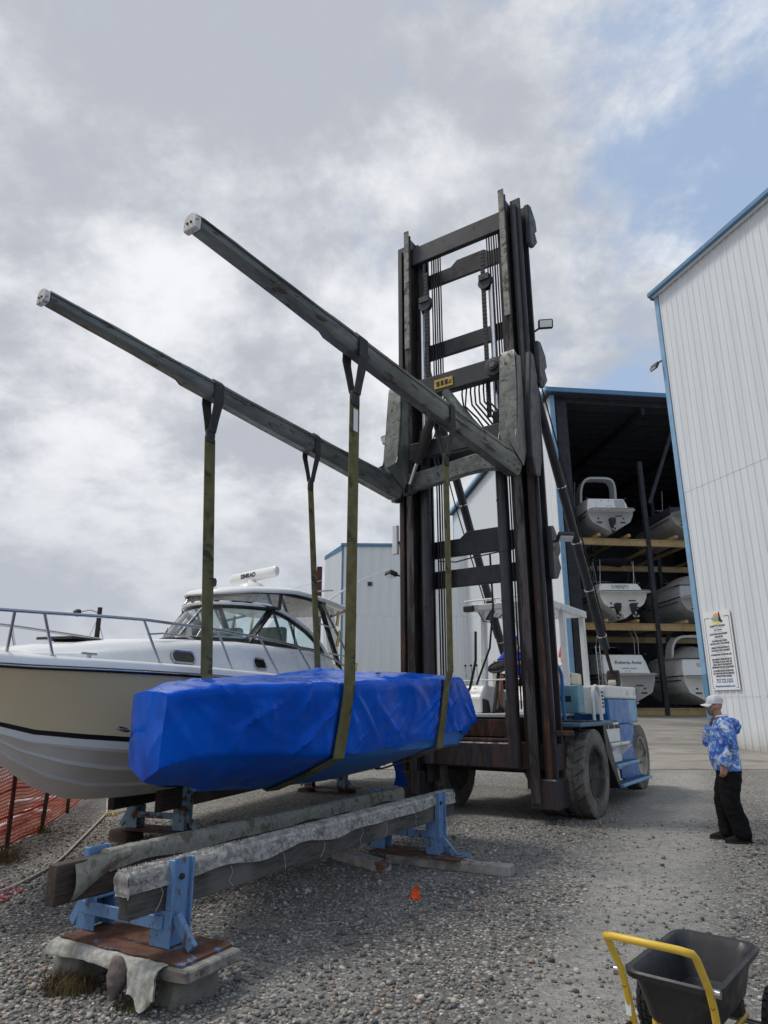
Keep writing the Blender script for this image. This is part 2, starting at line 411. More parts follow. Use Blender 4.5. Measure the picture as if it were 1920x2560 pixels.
# ================================================================== ground
def gz(y): return 0.058 * (min(max(y, 19.3), 38.6) - 19.3)
def track_d(x, y): return (x - 1.6) * .914 - (y - 5.0) * .406
def ground():
    ys = [-40, 0, 19.3, 22, 26, 30, 34, 38.6, 60, 200, 900]
    xs = [-900, -60, 0, 60, 900]
    vs = [(x, y, gz(y) - (0.03 if y > 19.4 else 0)) for y in ys for x in xs]; n = len(xs)
    fs = [(j * n + i, j * n + i + 1, (j + 1) * n + i + 1, (j + 1) * n + i) for j in range(len(ys) - 1) for i in range(n - 1)]
    k = NT('gravel')
    sx = k.sep()
    d = k.math('SUBTRACT', k.math('MULTIPLY', k.math('SUBTRACT', sx[0], 1.6), .914), k.math('MULTIPLY', k.math('SUBTRACT', sx[1], 5.0), .406))
    d = k.math('ABSOLUTE', d)
    wob = k.noise(1.1, 5, .6)
    tr = k.ramp(k.math('SUBTRACT', d, k.math('MULTIPLY', wob, .9)), -.25, .45, 1.0, 0.0)
    patch = k.ramp(k.noise(.45, 5, .6, off=(4, 2, 0)), .46, .66)
    fine = k.math('MAXIMUM', k.math('MULTIPLY', tr, .92), k.math('MULTIPLY', patch, .45))
    cell = k.vor(31, 'F1', 'Color'); cd = k.vor(31, 'F1', 'Distance')
    cell2 = k.vor(95, 'F1', 'Color'); cd2 = k.vor(95, 'F1', 'Distance')
    s1 = k.n('ShaderNodeSeparateColor'); k.l(cell, s1.inputs[0])
    s2 = k.n('ShaderNodeSeparateColor'); k.l(cell2, s2.inputs[0])
    def stones(v, w):
        cr = k.n('ShaderNodeValToRGB'); k.l(v, cr.inputs[0]); e = cr.color_ramp; e.interpolation = 'LINEAR'
        e.elements[0].position = 0; e.elements[0].color = (.085, .088, .092, 1)
        e.elements[1].position = 1; e.elements[1].color = (.58, .55, .50, 1)
        for p, c in ((.3, (.165, .166, .166)), (.55, (.26, .255, .24)), (.75, (.33, .28, .235)), (.88, (.38, .38, .375))):
            q = e.elements.new(p); q.color = (*c, 1)
        return cr.outputs[0]
    c1 = k.mix(k.ramp(cd, .25, .62), stones(s1.outputs[0], 0), (.105, .098, .086))
    c2 = k.mix(k.ramp(cd2, .3, .7), stones(s2.outputs[1], 0), (.125, .119, .108))
    grit = k.mix(k.ramp(k.noise(60, 6, .7), .3, .7), (.185, .176, .158), (.33, .317, .287))
    fc = k.mix(k.ramp(k.noise(9, 5, .65), .40, .62), grit, c2)
    colr = k.mix(fine, c1, fc)
    big = k.ramp(k.noise(.18, 4, .55, off=(1, 8, 0)), .3, .7, 1.12, 1.45)
    colr = k.mix(1.0, colr, k.n('ShaderNodeCombineColor').outputs[0], 'MIX') if False else colr
    mul = k.n('ShaderNodeMix', data_type='RGBA', blend_type='MULTIPLY'); mul.inputs[0].default_value = 1
    cb = k.n('ShaderNodeCombineColor')
    for i in range(3): k.l(big, cb.inputs[i])
    k.l(colr, mul.inputs[6]); k.l(cb.outputs[0], mul.inputs[7])
    k.base(mul.outputs[2]); k.set(rough=.95)
    h = k.math('ADD', k.math('MULTIPLY', k.math('MULTIPLY', cd, -1.0), k.math('SUBTRACT', 1.0, k.math('MULTIPLY', fine, .8))), k.math('MULTIPLY', cd2, -.35))
    h = k.math('ADD', h, k.math('MULTIPLY', k.noise(2.5, 4), .8))
    k.bump(h, .9, .022)
    return structure(MB().add(vs, fs).build('ground', k.m))
ground()

def soil():
    k = NT('red_soil'); k.base(k.mix(k.ramp(k.noise(3, 6, .65), .3, .7), (.12, .060, .040), (.24, .135, .090))); k.set(rough=.95); k.bump(k.noise(14, 5), .8, .03)
    structure(MB().add([(-4.45, 6.0, .004), (-4.75, 8.93, .004), (-4.86, 10.0, .004), (-5.27, 11.7, .004), (-5.72, 13.4, .004), (-6.4, 16, .004), (-16, 18, .004), (-16, 6, .004)], [tuple(range(8))]).build('soil', k.m))
soil()
def gravel_stones():
    rng = np.random.default_rng(3)
    t = (1 + 5 ** .5) / 2
    iv = np.array([(-1, t, 0), (1, t, 0), (-1, -t, 0), (1, -t, 0), (0, -1, t), (0, 1, t), (0, -1, -t), (0, 1, -t), (t, 0, -1), (t, 0, 1), (-t, 0, -1), (-t, 0, 1)], float)
    iv /= np.linalg.norm(iv[0])
    it = np.array([(0, 11, 5), (0, 5, 1), (0, 1, 7), (0, 7, 10), (0, 10, 11), (1, 5, 9), (5, 11, 4), (11, 10, 2), (10, 7, 6), (7, 1, 8), (3, 9, 4), (3, 4, 2), (3, 2, 6), (3, 6, 8), (3, 8, 9), (4, 9, 5), (2, 4, 11), (6, 2, 10), (8, 6, 7), (9, 8, 1)])
    P = []
    for y0, y1, dens in ((3.2, 5.2, 1350), (5.2, 7.2, 880), (7.2, 11, 400)):
        w = y1 * .66 + .9; n = int((y1 - y0) * 2 * w * dens)
        P.append(np.stack([rng.uniform(-w, w, n), rng.uniform(y0, y1, n)], 1))
    P = np.concatenate(P)
    d = np.abs((P[:, 0] - 1.6) * .914 - (P[:, 1] - 5.0) * .406)
    big = np.array([noise.noise(Vector((p[0] * .7, p[1] * .7, 3.3))) for p in P])
    keep = rng.random(len(P)) < np.where(d < .70 + .5 * big, .16, np.clip(.85 + .55 * big, .25, 1))
    P = P[keep]; n = len(P)
    r = rng.lognormal(math.log(.0100), .40, n).clip(.0045, .027)
    S = np.stack([r * rng.uniform(.85, 1.35, n), r * rng.uniform(.7, 1.1, n), r * rng.uniform(.45, .85, n)], 1)
    a = rng.uniform(0, 6.283, n); tl = rng.normal(0, .25, n)
    v = iv[None] * S[:, None, :] * rng.uniform(.66, 1.25, (n, 12, 1))
    ct, st = np.cos(tl)[:, None], np.sin(tl)[:, None]
    v = np.stack([v[..., 0] * ct - v[..., 2] * st, v[..., 1], v[..., 0] * st + v[..., 2] * ct], -1)
    ca, sa = np.cos(a)[:, None], np.sin(a)[:, None]
    X = v[..., 0] * ca - v[..., 1] * sa + P[:, :1]; Y = v[..., 0] * sa + v[..., 1] * ca + P[:, 1:]
    Z = v[..., 2] + (S[:, 2] * rng.uniform(.25, .8, n))[:, None]
    co = np.stack([X, Y, Z], -1).reshape(-1, 3)
    tri = (it[None] + (np.arange(n) * 12)[:, None, None]).reshape(-1, 3)
    me = bpy.data.meshes.new('gravel_stones')
    me.vertices.add(len(co)); me.vertices.foreach_set('co', co.ravel())
    me.loops.add(tri.size); me.loops.foreach_set('vertex_index', tri.ravel().astype(np.int32))
    me.polygons.add(len(tri)); me.polygons.foreach_set('loop_start', np.arange(0, tri.size, 3, dtype=np.int32))
    me.update(calc_edges=True); me.validate()
    pal = np.array([(.060, .064, .068), (.10, .102, .105), (.145, .145, .142), (.20, .195, .185), (.26, .235, .205), (.30, .30, .295), (.25, .175, .135), (.17, .155, .135), (.38, .37, .345)])
    ci = rng.choice(len(pal), n, p=[.13, .20, .22, .17, .09, .06, .045, .065, .02])
    c = pal[ci] * rng.uniform(1.2, 1.85, (n, 1)) * np.array([1.05, 1.0, .93])
    cc = np.concatenate([np.repeat(c, 12, 0), np.ones((n * 12, 1))], 1).astype(np.float32)
    at = me.attributes.new('tint', 'FLOAT_COLOR', 'POINT'); at.data.foreach_set('color', cc.ravel())
    k = NT('stone'); q = k.n('ShaderNodeAttribute'); q.attribute_name = 'tint'
    k.base(k.mix(k.ramp(k.noise(160, 3), .3, .7, 0, .35), q.outputs['Color'], (.09, .085, .078))); k.set(rough=.9); me.materials.append(k.m)
    o = bpy.data.objects.new('gravel_stones', me); COL.objects.link(o); stuff(o)
    tag(o, 'loose grey gravel stones covering the yard in front', 'gravel')
gravel_stones()

def apron():
    k = NT('concrete'); a = k.noise(.35, 6, .6, .4); b = k.noise(2.2, 7, .65, 1.2, sc=(1, .25, 1)); st = k.noise(.9, 5, .6, .8, off=(7, 3, 0), sc=(.4, 1.2, 1))
    c = k.mix(k.ramp(a, .3, .7), (.205, .192, .170), (.30, .282, .250)); c = k.mix(k.ramp(st, .50, .62, 0, .65), c, (.115, .108, .098)); c = k.mix(k.ramp(b, .55, .75, 0, .4), c, (.36, .34, .305))
    k.base(c); k.set(rough=.88); k.bump(k.noise(25, 5), .3, .006)
    root = None
    # slabs, cast in bays with joints between them
    xb = [-9, -4, 1.5, 7.0, 11.5, 16, 22, 34]; yb = [19.3, 23.9, 28.6, 33.4, 38.2, 46, 58]
    base = MB().add([(-9.3, 19.5, gz(19.5) - .012), (34.3, 19.5, gz(19.5) - .012), (34.3, 38.6, gz(38.6) - .012), (-9.3, 38.6, gz(38.6) - .012), (34.3, 58.2, gz(60) - .012), (-9.3, 58.2, gz(60) - .012)], [(0, 1, 2, 3), (3, 2, 4, 5)]).build('pavement', M['concrete_block']); structure(base)
    for i in range(len(xb) - 1):
        for j in range(len(yb) - 1):
            x0, x1, y0, y1 = xb[i] + .012, xb[i + 1] - .012, yb[j] + .012, yb[j + 1] - .012
            if y0 > 38 and (x0 < 6): continue
            T = .05
            top = [(x0, y0, gz(y0) + .012), (x1, y0, gz(y0) + .012), (x1, y1, gz(y1) + .012), (x0, y1, gz(y1) + .012)]
            MB().prism([Vector(p) - Vector((0, 0, T)) for p in top], (0, 0, T)).build('concrete_slab', k.m, base)
apron()

# ================================================================== ribbed metal cladding
def panel_mesh(width, h, ribs=3, rib=.024, name='wall_panel', material=None):
    p = width / ribs; prof = []
    for i in range(ribs):
        x = i * p
        prof += [(x, 0), (x + .5 * p - .055, 0), (x + .5 * p - .025, -rib), (x + .5 * p + .025, -rib), (x + .5 * p + .055, 0)]
    prof.append((width + .003, 0))
    vs = [(x, y, z) for z in (0, h) for x, y in prof]; n = len(prof)
    b = MB().add(vs, [(i, i + 1, n + i + 1, n + i) for i in range(n - 1)])
    return b.build(name, material or M['siding'])
def clad(parent, o, ang, n, width, z0, h, proto, proud=0.0):
    """row of panels, first takes the prototype itself"""
    ca, sa = math.cos(ang), math.sin(ang)
    for i in range(n):
        l = (o[0] + ca * width * i + sa * proud, o[1] + sa * width * i - ca * proud, z0)
        if i == 0 and proto.parent is None: proto.parent = parent; proto.location = l; proto.rotation_euler = (0, 0, ang)
        else: share(proto, parent, l, (0, 0, ang))

def shed_right():
    t = thing('storage_shed', 'tall white ribbed metal shed with blue corner trim at right edge', 'building', (11.65, 25.0, 0), math.atan2(-.96, .28))
    W = .914; n = 20; L = W * n; D = W * 14; H = 18.45
    for z0, z1, pr in ((-.25, 1.95, 0), (1.95, 9.6, .006), (9.6, H, .012)):
        pm = panel_mesh(W, z1 - z0 - .006, material=M['siding_base'] if z0 < 0 else None); clad(t, (0, 0), 0, n, W, z0, 0, pm, pr)
        if z0 < 0: MB().bounds(0, L, -.006, .03, z1 - .035, z1 + .012).build('drip_edge', M['sign_white'], t)
    pm = panel_mesh(W, H + .25); clad(t, (0, D), -math.pi / 2, 14, W, -.25, 0, pm)
    MB().bounds(-.01, L, .06, .2, -.25, H).bounds(.06, .2, .2, D, -.25, H).bounds(0, L, D - .2, D, -.25, H).bounds(L - .2, L, .2, D - .2, -.25, H).build('wall', M['inside_panel'], t)
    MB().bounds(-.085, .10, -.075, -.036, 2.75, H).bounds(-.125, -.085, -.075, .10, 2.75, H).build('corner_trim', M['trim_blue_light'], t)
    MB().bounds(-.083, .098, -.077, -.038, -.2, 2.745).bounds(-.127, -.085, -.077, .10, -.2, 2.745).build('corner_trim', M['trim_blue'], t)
    MB().prism([(-.16, -.22, H + .02), (-.16, -.22, H + .12), (-.16, D / 2, H + 1.3), (-.16, D + .3, H + .12), (-.16, D + .3, H + .02), (-.16, D / 2, H + 1.18)], (L + .6, 0, 0)).build('roof', M['trim_blue'], t)
    MB().prism([(-.20, -.34, H + .0), (-.20, -.225, H - .05), (-.20, -.225, H + .14), (-.20, -.34, H + .16)], (L + .7, 0, 0)).build('gutter', M['trim_blue'], t)
    MB().bounds(-.22, -.165, -.2, D * .5, H - .1, H + .2).build('fascia', M['trim_blue'], t)
    # soffit strip
    MB().bounds(-.13, L, -.21, -.045, H - .04, H - .01).build('soffit', M['sign_white'], t)
    # flood lamp on the corner
    f = MB().box((-.35, -.28, 15.25), (.42, .12, .30), Matrix.Rotation(R(-28), 3, 'X')).build('flood_lamp', M['lamp_body'], t, bevel=.02)
    MB().box((-.35, -.33, 15.21), (.34, .05, .22), Matrix.Rotation(R(-28), 3, 'X')).build('lens', M['lamp_glass'], f)
    MB().beam((-.1, -.05, 15.45), (-.35, -.24, 15.36), .05, .05).build('bracket', M['lamp_body'], f)
    # the notice board, a thing of its own screwed to the wall
    W2, H2 = 1.30, 2.72; c = (.30 + W2 / 2, -.062, 3.54)
    wc = t.matrix_basis @ Vector(c) if False else Matrix.Translation(t.location) @ Matrix.Rotation(t.rotation_euler.z, 4, 'Z') @ Vector(c)
    s = thing('notice_board', 'tall white rules board with orange sunset emblem on the right shed', 'sign', wc, t.rotation_euler.z)
    MB().bounds(-W2 / 2, W2 / 2, -.012, .012, -H2 / 2, H2 / 2).build('board', M['sign_white'], s, bevel=.004)
    b = MB(); y = -.016; fx, ft, fb = W2 / 2 - .07, H2 / 2 - .22, -H2 / 2 + .08
    for sx in (-1, 1):
        b.bounds(sx * fx - .009, sx * fx + .009, y, y + .003, fb, ft)
        b.bounds(min(sx * fx, sx * (fx - .24)), max(sx * fx, sx * (fx - .24)), y, y + .003, ft, ft + .022)
        b.bounds(min(sx * fx, sx * (fx - .07)), max(sx * fx, sx * (fx - .07)), y, y + .003, fb - .02, fb)
    b.build('frame_line', M['ink_navy'], s)
    def disc(cx, cz, r, a0, a1, nn=20): return [(cx + r * math.cos(R(a0 + (a1 - a0) * i / nn)), -.0135, cz + r * math.sin(R(a0 + (a1 - a0) * i / nn))) for i in range(nn + 1)]
    e = MB().prism(disc(0, ft - .05, .20, -10, 190), (0, -.003, 0)).build('emblem_sun', M['sign_orange'], s)
    MB().prism([(-.22, -.0145, ft - .04), (.20, -.0145, ft - .18), (.05, -.0145, ft - .24), (-.20, -.0145, ft - .26)], (0, -.003, 0)).build('emblem_sand', M['sign_yellow'], s)
    MB().prism([(-.29, -.018, ft + .0), (-.05, -.018, ft + .02), (.02, -.018, ft + .06), (.20, -.018, ft - .06), (.24, -.018, ft - .14), (-.10, -.018, ft - .14)], (0, -.003, 0)).build('emblem_boat', M['sign_teal'], s)
    MB().prism([(.13, -.022, ft + .20), (.15, -.022, ft + .20), (.22, -.022, ft - .10), (.29, -.022, ft - .13), (.22, -.022, ft - .19), (.10, -.022, ft - .13)], (0, -.003, 0)).build('emblem_lighthouse', M['ink_black'], s)
    def ln(txt, z, size, m, sx, bold=.002): text(txt, size, m, s, basis((0, -.0155, z), (1, 0, 0), (0, 0, 1)), sx=sx, bold=bold)
    T = H2 / 2
    ln('HAMPTON MARINA', T - .52, .115, M['ink_navy'], .72); ln('DRY STORAGE', T - .655, .058, M['ink_navy'], .95)
    b = MB()
    for z, w in ((T - .595, .27), (T - .715, .25), (T - .965, .24), (T - 1.21, .24), (T - 1.435, .24), (T - 1.60, .26), (T - 2.00, .26)): b.bounds(-w, w, -.0165, -.0135, z - .003, z + .003)
    b.build('rule_line', M['ink_navy'], s)
    rows = [('DO NOT ENTER STORAGE BUILDING', .80), ('NO EXCEPTIONS', .895), ('USE LADDERS, HOSES, UTILITIES', 1.04), ('AND DOCK CARTS AT YOUR OWN RISK', 1.135), ('DUMPING OF PETROLEUM PRODUCTS', 1.275), ('OF ANY KIND IS STRICTLY PROHIBITED', 1.37), ('NO FUELING USING PORTABLE FUEL CANS', 1.515), ('FUEL EXPANDS IN WARM WEATHER. DO', 1.675), ('NOT OVERFILL YOUR FUEL TANKS. THIS', 1.765), ('COULD CAUSE FUEL DISCHARGE ONTO', 1.855), ('NEIGHBORING BOATS AND CAUSE DAMAGE', 1.945), ('ALL OUTSIDE CONTRACTORS MUST SIGN', 2.07), ('IN AT OFFICE WITH PROOF OF INSURANCE', 2.16), ('BEFORE ANY WORK CAN BEGIN.', 2.25)]
    for tx, d in rows: ln(tx, T - d, .088, M['ink_navy'], .56, .003)
    ln('757.722.3325', T - 2.41, .185, M['ink_blue'], .76, .004); ln('hamptonmarinado.com', T - 2.585, .105, M['ink_blue'], .92)
shed_right()

def shed_open():
    t = thing('boat_storage_hall', 'open fronted blue trimmed white hall with boats racked inside', 'building', (10.26, 37.9, 1.1), math.atan2(.12, .993))
    W = .914; n = 30; D = W * n; H = 19.0; X1 = 23.0
    for z0, z1, pr in ((0, 7.9, 0), (7.9, H, .008)):
        pm = panel_mesh(W, z1 - z0 - .006); clad(t, (0, D), -math.pi / 2, n, W, z0, 0, pm, pr)
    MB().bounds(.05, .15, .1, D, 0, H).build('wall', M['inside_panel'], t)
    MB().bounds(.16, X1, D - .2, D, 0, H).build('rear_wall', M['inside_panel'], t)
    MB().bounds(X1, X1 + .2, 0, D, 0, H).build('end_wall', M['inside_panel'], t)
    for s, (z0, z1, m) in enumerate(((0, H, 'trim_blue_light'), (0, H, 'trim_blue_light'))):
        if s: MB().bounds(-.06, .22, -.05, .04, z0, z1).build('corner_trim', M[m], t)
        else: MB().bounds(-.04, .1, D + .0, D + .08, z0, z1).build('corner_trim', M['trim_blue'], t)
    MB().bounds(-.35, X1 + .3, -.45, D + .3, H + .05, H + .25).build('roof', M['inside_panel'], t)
    MB().bounds(-.42, X1 + .3, -.56, -.452, H + .02, H + .30).build('fascia', M['trim_blue'], t)
    MB().bounds(-.46, -.352, -.45, D + .3, H - .02, H + .34).build('eave_trim', M['trim_blue'], t)
    MB().bounds(-.5, -.42, -.62, D + .3, H + .05, H + .3).build('gutter', M['trim_blue_light'], t)
    # steel frame: front post, purlins under the roof, rafters
    for x in (.75,): MB().bounds(x - .35, x + .35, .25, .65, 0, H - .1).build('post', M['inside_steel'], t)
    for i in range(15): MB().bounds(.2, X1, .3 + i * 1.75, .42 + i * 1.75, H - .32, H + .04).build('purlin', M['inside_steel'], t)
    for x in (6.2, 12.0, 18.0): MB().beam((x, .4, H - .55), (x, D - .3, H - .55), .22, .45).build('rafter', M['inside_steel'], t)
    MB().beam((6.2, .9, H - 6.5), (8.6, .9, H - .8), .16, .2).build('brace', M['inside_steel'], t)
    # bay number on the side wall, right by the corner
    for z, h, w, body, sz, m in ((3.35, 1.15, .78, '4', 1.25, 'ink_red'), (2.0, .42, .40, '15', .25, 'ink_navy'), (1.05, .35, .45, '', .2, 'ink_navy')):
        wc = Matrix.Translation(t.location) @ Matrix.Rotation(t.rotation_euler.z, 4, 'Z') @ Vector((-.075, 1.15, z))
        if body == '4': b = thing('number_plate', 'white plate with a red number four on the hall corner', 'sign', wc, t.rotation_euler.z - math.pi / 2)
        elif body: b = thing('number_plate', 'small white notice below the red number four plate', 'sign', wc, t.rotation_euler.z - math.pi / 2)
        else: b = thing('number_plate', 'lowest small white notice on the hall corner wall', 'sign', wc, t.rotation_euler.z - math.pi / 2)
        MB().bounds(-w / 2, w / 2, -.012, .012, -h / 2, h / 2).build('plate', M['sign_white'], b)
        if body: text(body, sz, M[m], b, basis((0, -.016, -.02), (1, 0, 0), (0, 0, 1)), bold=.02 if body == '4' else .002, sx=.85)
        else: MB().bounds(-.15, .15, -.016, -.013, -.02, .06).build('print', M['ink_red'], b)
    MB().bounds(-.10, -.04, 13.0, 15.2, 0, 3.6).build('door_panel', M['rim_pale'], t)
    return t
HALL = shed_open()
HM = Matrix.Translation(HALL.location) @ Matrix.Rotation(HALL.rotation_euler.z, 4, 'Z')

def rack():
    t = thing('boat_rack', 'steel boat rack with yellow shelf beams inside the open hall', 'rack', HALL.location, HALL.rotation_euler.z)
    ux = (1.0, 5.85, 10.7, 15.55, 20.4)
    for x in ux:
        for y in (.95, 8.6): MB().bounds(x - .13, x + .13, y - .12, y + .12, 0, 15.2).build('upright', M['inside_steel'], t)
    for i in range(len(ux) - 1):
        x0, x1 = ux[i] + .14, ux[i + 1] - .14
        for z in (.05, 4.78, 9.82):
            for y in (.95, 8.6):
                b = MB().bounds(x0, x1, y - .05, y + .05, z, z + .36).bounds(x0, x1, y - .10, y + .10, z + .33, z + .38).bounds(x0, x1, y - .10, y + .10, z - .02, z + .03)
                b.build('beam', M['rack_yellow'], t)
            if z > 1:
                for x in (x0 + 1.35, x1 - 1.35): MB().bounds(x - .09, x + .09, .3, 9.0, z + .385, z + .55).build('bunk', M['rack_yellow'], t)
        MB().beam((x0, 8.75, 5.2), (x1, 8.75, 9.6), .08, .12).build('brace', M['inside_steel'], t)
        MB().beam((x0, 8.75, 9.5), (x1, 8.75, 5.2), .08, .12).build('brace', M['inside_steel'], t)
rack()

def shed_far():
    c = Vector((-3.77, 60.0, 1.05))
    t = thing('far_shed', 'pale metal shed with thin blue roof edge standing behind the mast', 'building', c, math.atan2(.03, 1))
    W = .914; H = 14.65; n = 19
    for z0, z1, pr in ((-.5, 8.3, 0), (8.3, H, .01)):
        pm = panel_mesh(W, z1 - z0 - .006); clad(t, (0, 0), 0, n, W, z0, 0, pm, pr)
    MB().bounds(.1, n * W, .05, 8, -.5, H).build('wall', M['inside_panel'], t)
    MB().bounds(-.08, .08, -.06, .03, -.5, H).build('corner_trim', M['trim_blue'], t)
    MB().bounds(-.15, n * W, -.25, 8.2, H + .01, H + .25).build('roof', M['trim_blue'], t)
    d = Vector((-.70, .714, 0))
    MB().prism([(0, .04, -.5), (0, .04, H - .3), d * 2.4 + Vector((0, .04, H - .9)), d * 2.4 + Vector((0, .04, -.5))], (.1, .1, 0)).build('end_wall', M['siding'], t)
    MB().prism([(-.02, 0, H - .3), (-.02, 0, H + .2), d * 2.5 + Vector((0, 0, H - .55)), d * 2.5 + Vector((0, 0, H - .9))], (.15, .15, 0)).build('end_trim', M['trim_blue'], t)
    MB().bounds(2.3, 2.7, -.14, -.04, 11.0, 11.35).build('wall_lamp', M['lamp_body'], t)
    MB().bounds(-2.45, -1.98, 2.0, 2.5, -.5, H - 1.5).build('downpipe', M['brick_red'], t)
shed_far()

def street_lamp():
    Y = 36.0; x = -15.2
    t = thing('street_lamp', 'dark street lamp on a wooden pole beyond the cruiser foredeck', 'street lamp', (x, Y, gz(Y)), 0)
    MB().tube([(0, 0, -.1), (0, 0, 5.75)], [.16, .12], 10).build('pole', M['post_dark'], t)
    MB().tube([(.0, 0, 5.45), (-.5, 0, 5.62), (-1.0, 0, 5.52)], .035, 6).build('arm', M['stainless'], t)
    MB().lathe([(.02, .0), (.10, .05), (.19, .16), (.22, .34), (.14, .36)], 12, (-1.0, 0, 5.60), (-.55, 0, -.35)).build('lamp_head', M['lamp_body'], t, smooth=40)
    MB().tube([(0, 0, 5.0), (.9, .2, 2.5)], .012, 4).tube([(0, 0, 5.3), (-1.1, .2, 2.6)], .012, 4).build('guy_wire', M['hose_black'], t)
street_lamp()

def far_trees():
    rng = random.Random(5)
    b = MB()
    for i in range(900):
        x = rng.uniform(-44, -32.5) if i % 4 else rng.uniform(-44, -30); y = rng.uniform(92, 96)
        top = 8.6 + 1.4 * noise.noise(Vector((x * .8, 0, 1))) - max(0, (x + 36) * .5)
        z = rng.uniform(1, max(2, top)); r = rng.uniform(.25, .6)
        p = [Vector((rng.uniform(-r, r), rng.uniform(-r, r), rng.uniform(-r, r))) + Vector((x, y, z)) for _ in range(3)]
        b.add(p, [(0, 1, 2)])
    tag(stuff(b.build('tree_line', M['tree_far'])), 'thin strip of far dark treetops over the cruiser foredeck', 'trees')
far_trees()

# ================================================================== marina forklift
TR_O = (1.415, 11.265, 0); TR_A = math.atan2(-.559, .829)
TM = Matrix.Translation(TR_O) @ Matrix.Rotation(TR_A, 4, 'Z')
def mast_mat():
    k = NT('mast_steel'); z = k.sep()[2]
    n = k.noise(2.2, 7, .65, .4, sc=(2.5, 2.5, .5)); n2 = k.noise(7, 6, .65, .3, sc=(2, 2, .4))
    low = k.ramp(z, 6.5, .6, 0, 1)
    rf = k.ramp(k.math('ADD', k.math('MULTIPLY', n, .75), k.math('MULTIPLY', low, .20)), .50, .68)
    c = k.mix(k.ramp(n2, .3, .7), (.017, .018, .023), (.038, .038, .045))
    c = k.mix(k.math('MULTIPLY', rf, .75), c, (.068, .034, .022))
    k.base(c); k.set(rough=k.mix(rf, (.42, .42, .42), (.85, .85, .85))); k.bump(n2, .3, .006); M['mast_steel'] = k.m
mast_mat()
def forklift():
    t = thing('marina_forklift', 'blue and white marina forklift with tall black mast and two long forks', 'forklift', TR_O, TR_A)
    P = lambda b, n, m, **k: b.build(n, M[m], t, **k)
    # ---- mast columns
    for s in (-1, 1):
        def X(a, b_): return (min(s * a, s * b_), max(s * a, s * b_))
        b = MB(); b.bounds(*X(1.16, 1.20), .0, .34, .30, 10.85).bounds(*X(1.20, 1.36), .0, .045, .30, 10.85).bounds(*X(1.20, 1.36), .295, .34, .30, 10.85)
        P(b, 'outer_rail', 'mast_steel', bevel=.008)
        P(MB().bounds(*X(1.215, 1.295), -.07, -.004, .34, 5.6), 'wear_strip', 'rust_rail', bevel=.01); P(MB().bounds(*X(1.217, 1.293), -.068, -.004, 5.605, 10.7), 'wear_strip', 'mast_steel', bevel=.01)
        b = MB().bounds(*X(.985, 1.125), -.13, -.085, .28, 10.95).bounds(*X(1.035, 1.075), -.085, .20, .28, 10.95).bounds(*X(.985, 1.125), .20, .245, .28, 10.95)
        P(b, 'inner_rail', 'worn_rail' if s > 0 else 'worn_rail', bevel=.006)
        P(MB().bounds(*X(1.00, 1.11), -.165, -.131, 8.35, 11.06), 'top_strip', 'fork_pad', bevel=.008)
        b = MB().bounds(*X(.83, .93), .12, .16, .45, 10.6).bounds(*X(.87, .90), .16, .33, .45, 10.6).bounds(*X(.83, .93), .33, .37, .45, 10.6)
        P(b, 'third_rail', 'mast_steel')
        P(MB().bounds(*X(.96, 1.30), .36, .40, .6, 10.4), 'back_plate', 'mast_steel', bevel=.01)
        # lift cylinder with chromed rod above, roller chain beside it
        cx = s * .70 if s > 0 else -.80
        c = P(MB().cyl((cx, .02, .75), (cx, .02, 6.6), .098, n=20), 'lift_cylinder', 'mast_steel', smooth=40)
        b = MB()
        for z in (1.9, 2.6, 3.3, 4.1, 5.0, 5.8): b.lathe([(.099, -.008), (.106, -.008), (.106, .008), (.099, .008)], 20, (cx, .02, z), (0, 0, 1), close=True)
        b.build('clamp_ring', M['black_steel'], c, smooth=40)
        MB().cyl((cx, .02, 6.6), (cx, .02, 9.2), .045, n=14).build('rod', M['chrome'], c, smooth=40)
        b = MB()
        for i in range(84):
            z = 6.55 + i * .041
            b.box((cx - s * .13, -.05, z), (.085, .018 if i % 2 else .028, .030))
        stuff(P(b, 'chain', 'black_steel'))
        P(MB().lathe([(.03, -.05), (.13, -.05), (.13, -.035), (.10, -.03), (.10, .03), (.13, .035), (.13, .05), (.03, .05)], 20, (cx - s * .10, -.03, 9.25), (0, 1, 0)).box((cx - s * .1, .0, 9.36), (.20, .22, .12)), 'chain_sheave', 'black_steel', smooth=40)
        for j in range(5):
            xx = s * (.50 + .05 * j) + (.04 if s > 0 else 0)
            P(MB().tube([(xx, .26, 1.6), (xx + .01, .25, 5), (xx, .26, 10.5)], .014 + .004 * (j % 2), 6), 'mast_hose', 'hose_black', smooth=60)
        # foot block of the column
        P(MB().bounds(*X(.96, 1.38), -.10, .40, .20, .62), 'mast_foot', 'mast_steel', bevel=.02)
        # scrubbed brackets at the upper end and half way up, outer side
        for zc in (10.35, 7.45, 4.05):
            q = s * 1.365
            prof = [(0, .16, zc - .45), (0, .16, zc + .42), (0, .30, zc + .46), (0, .52, zc + .26), (0, .56, zc + .05), (0, .44, zc - .06), (0, .54, zc - .22), (0, .36, zc - .42)]
            P(MB().prism([(q, y, z) for _, y, z in prof], (s * .10, 0, 0)), 'guide_bracket', 'black_steel', bevel=.02)
    # ---- cross members of the mast
    for nm, x, y0, y1, z0, z1 in (('cross_member', 1.03, -.05, .06, 10.28, 10.68), ('cross_member', .98, .28, .36, 8.22, 8.55), ('cross_member', 1.03, .40, .47, 3.68, 4.0), ('cross_member', .98, .345, .395, 5.95, 6.3)):
        P(MB().bounds(-x, x, y0, y1, z0, z1), nm, 'black_steel', bevel=.012)
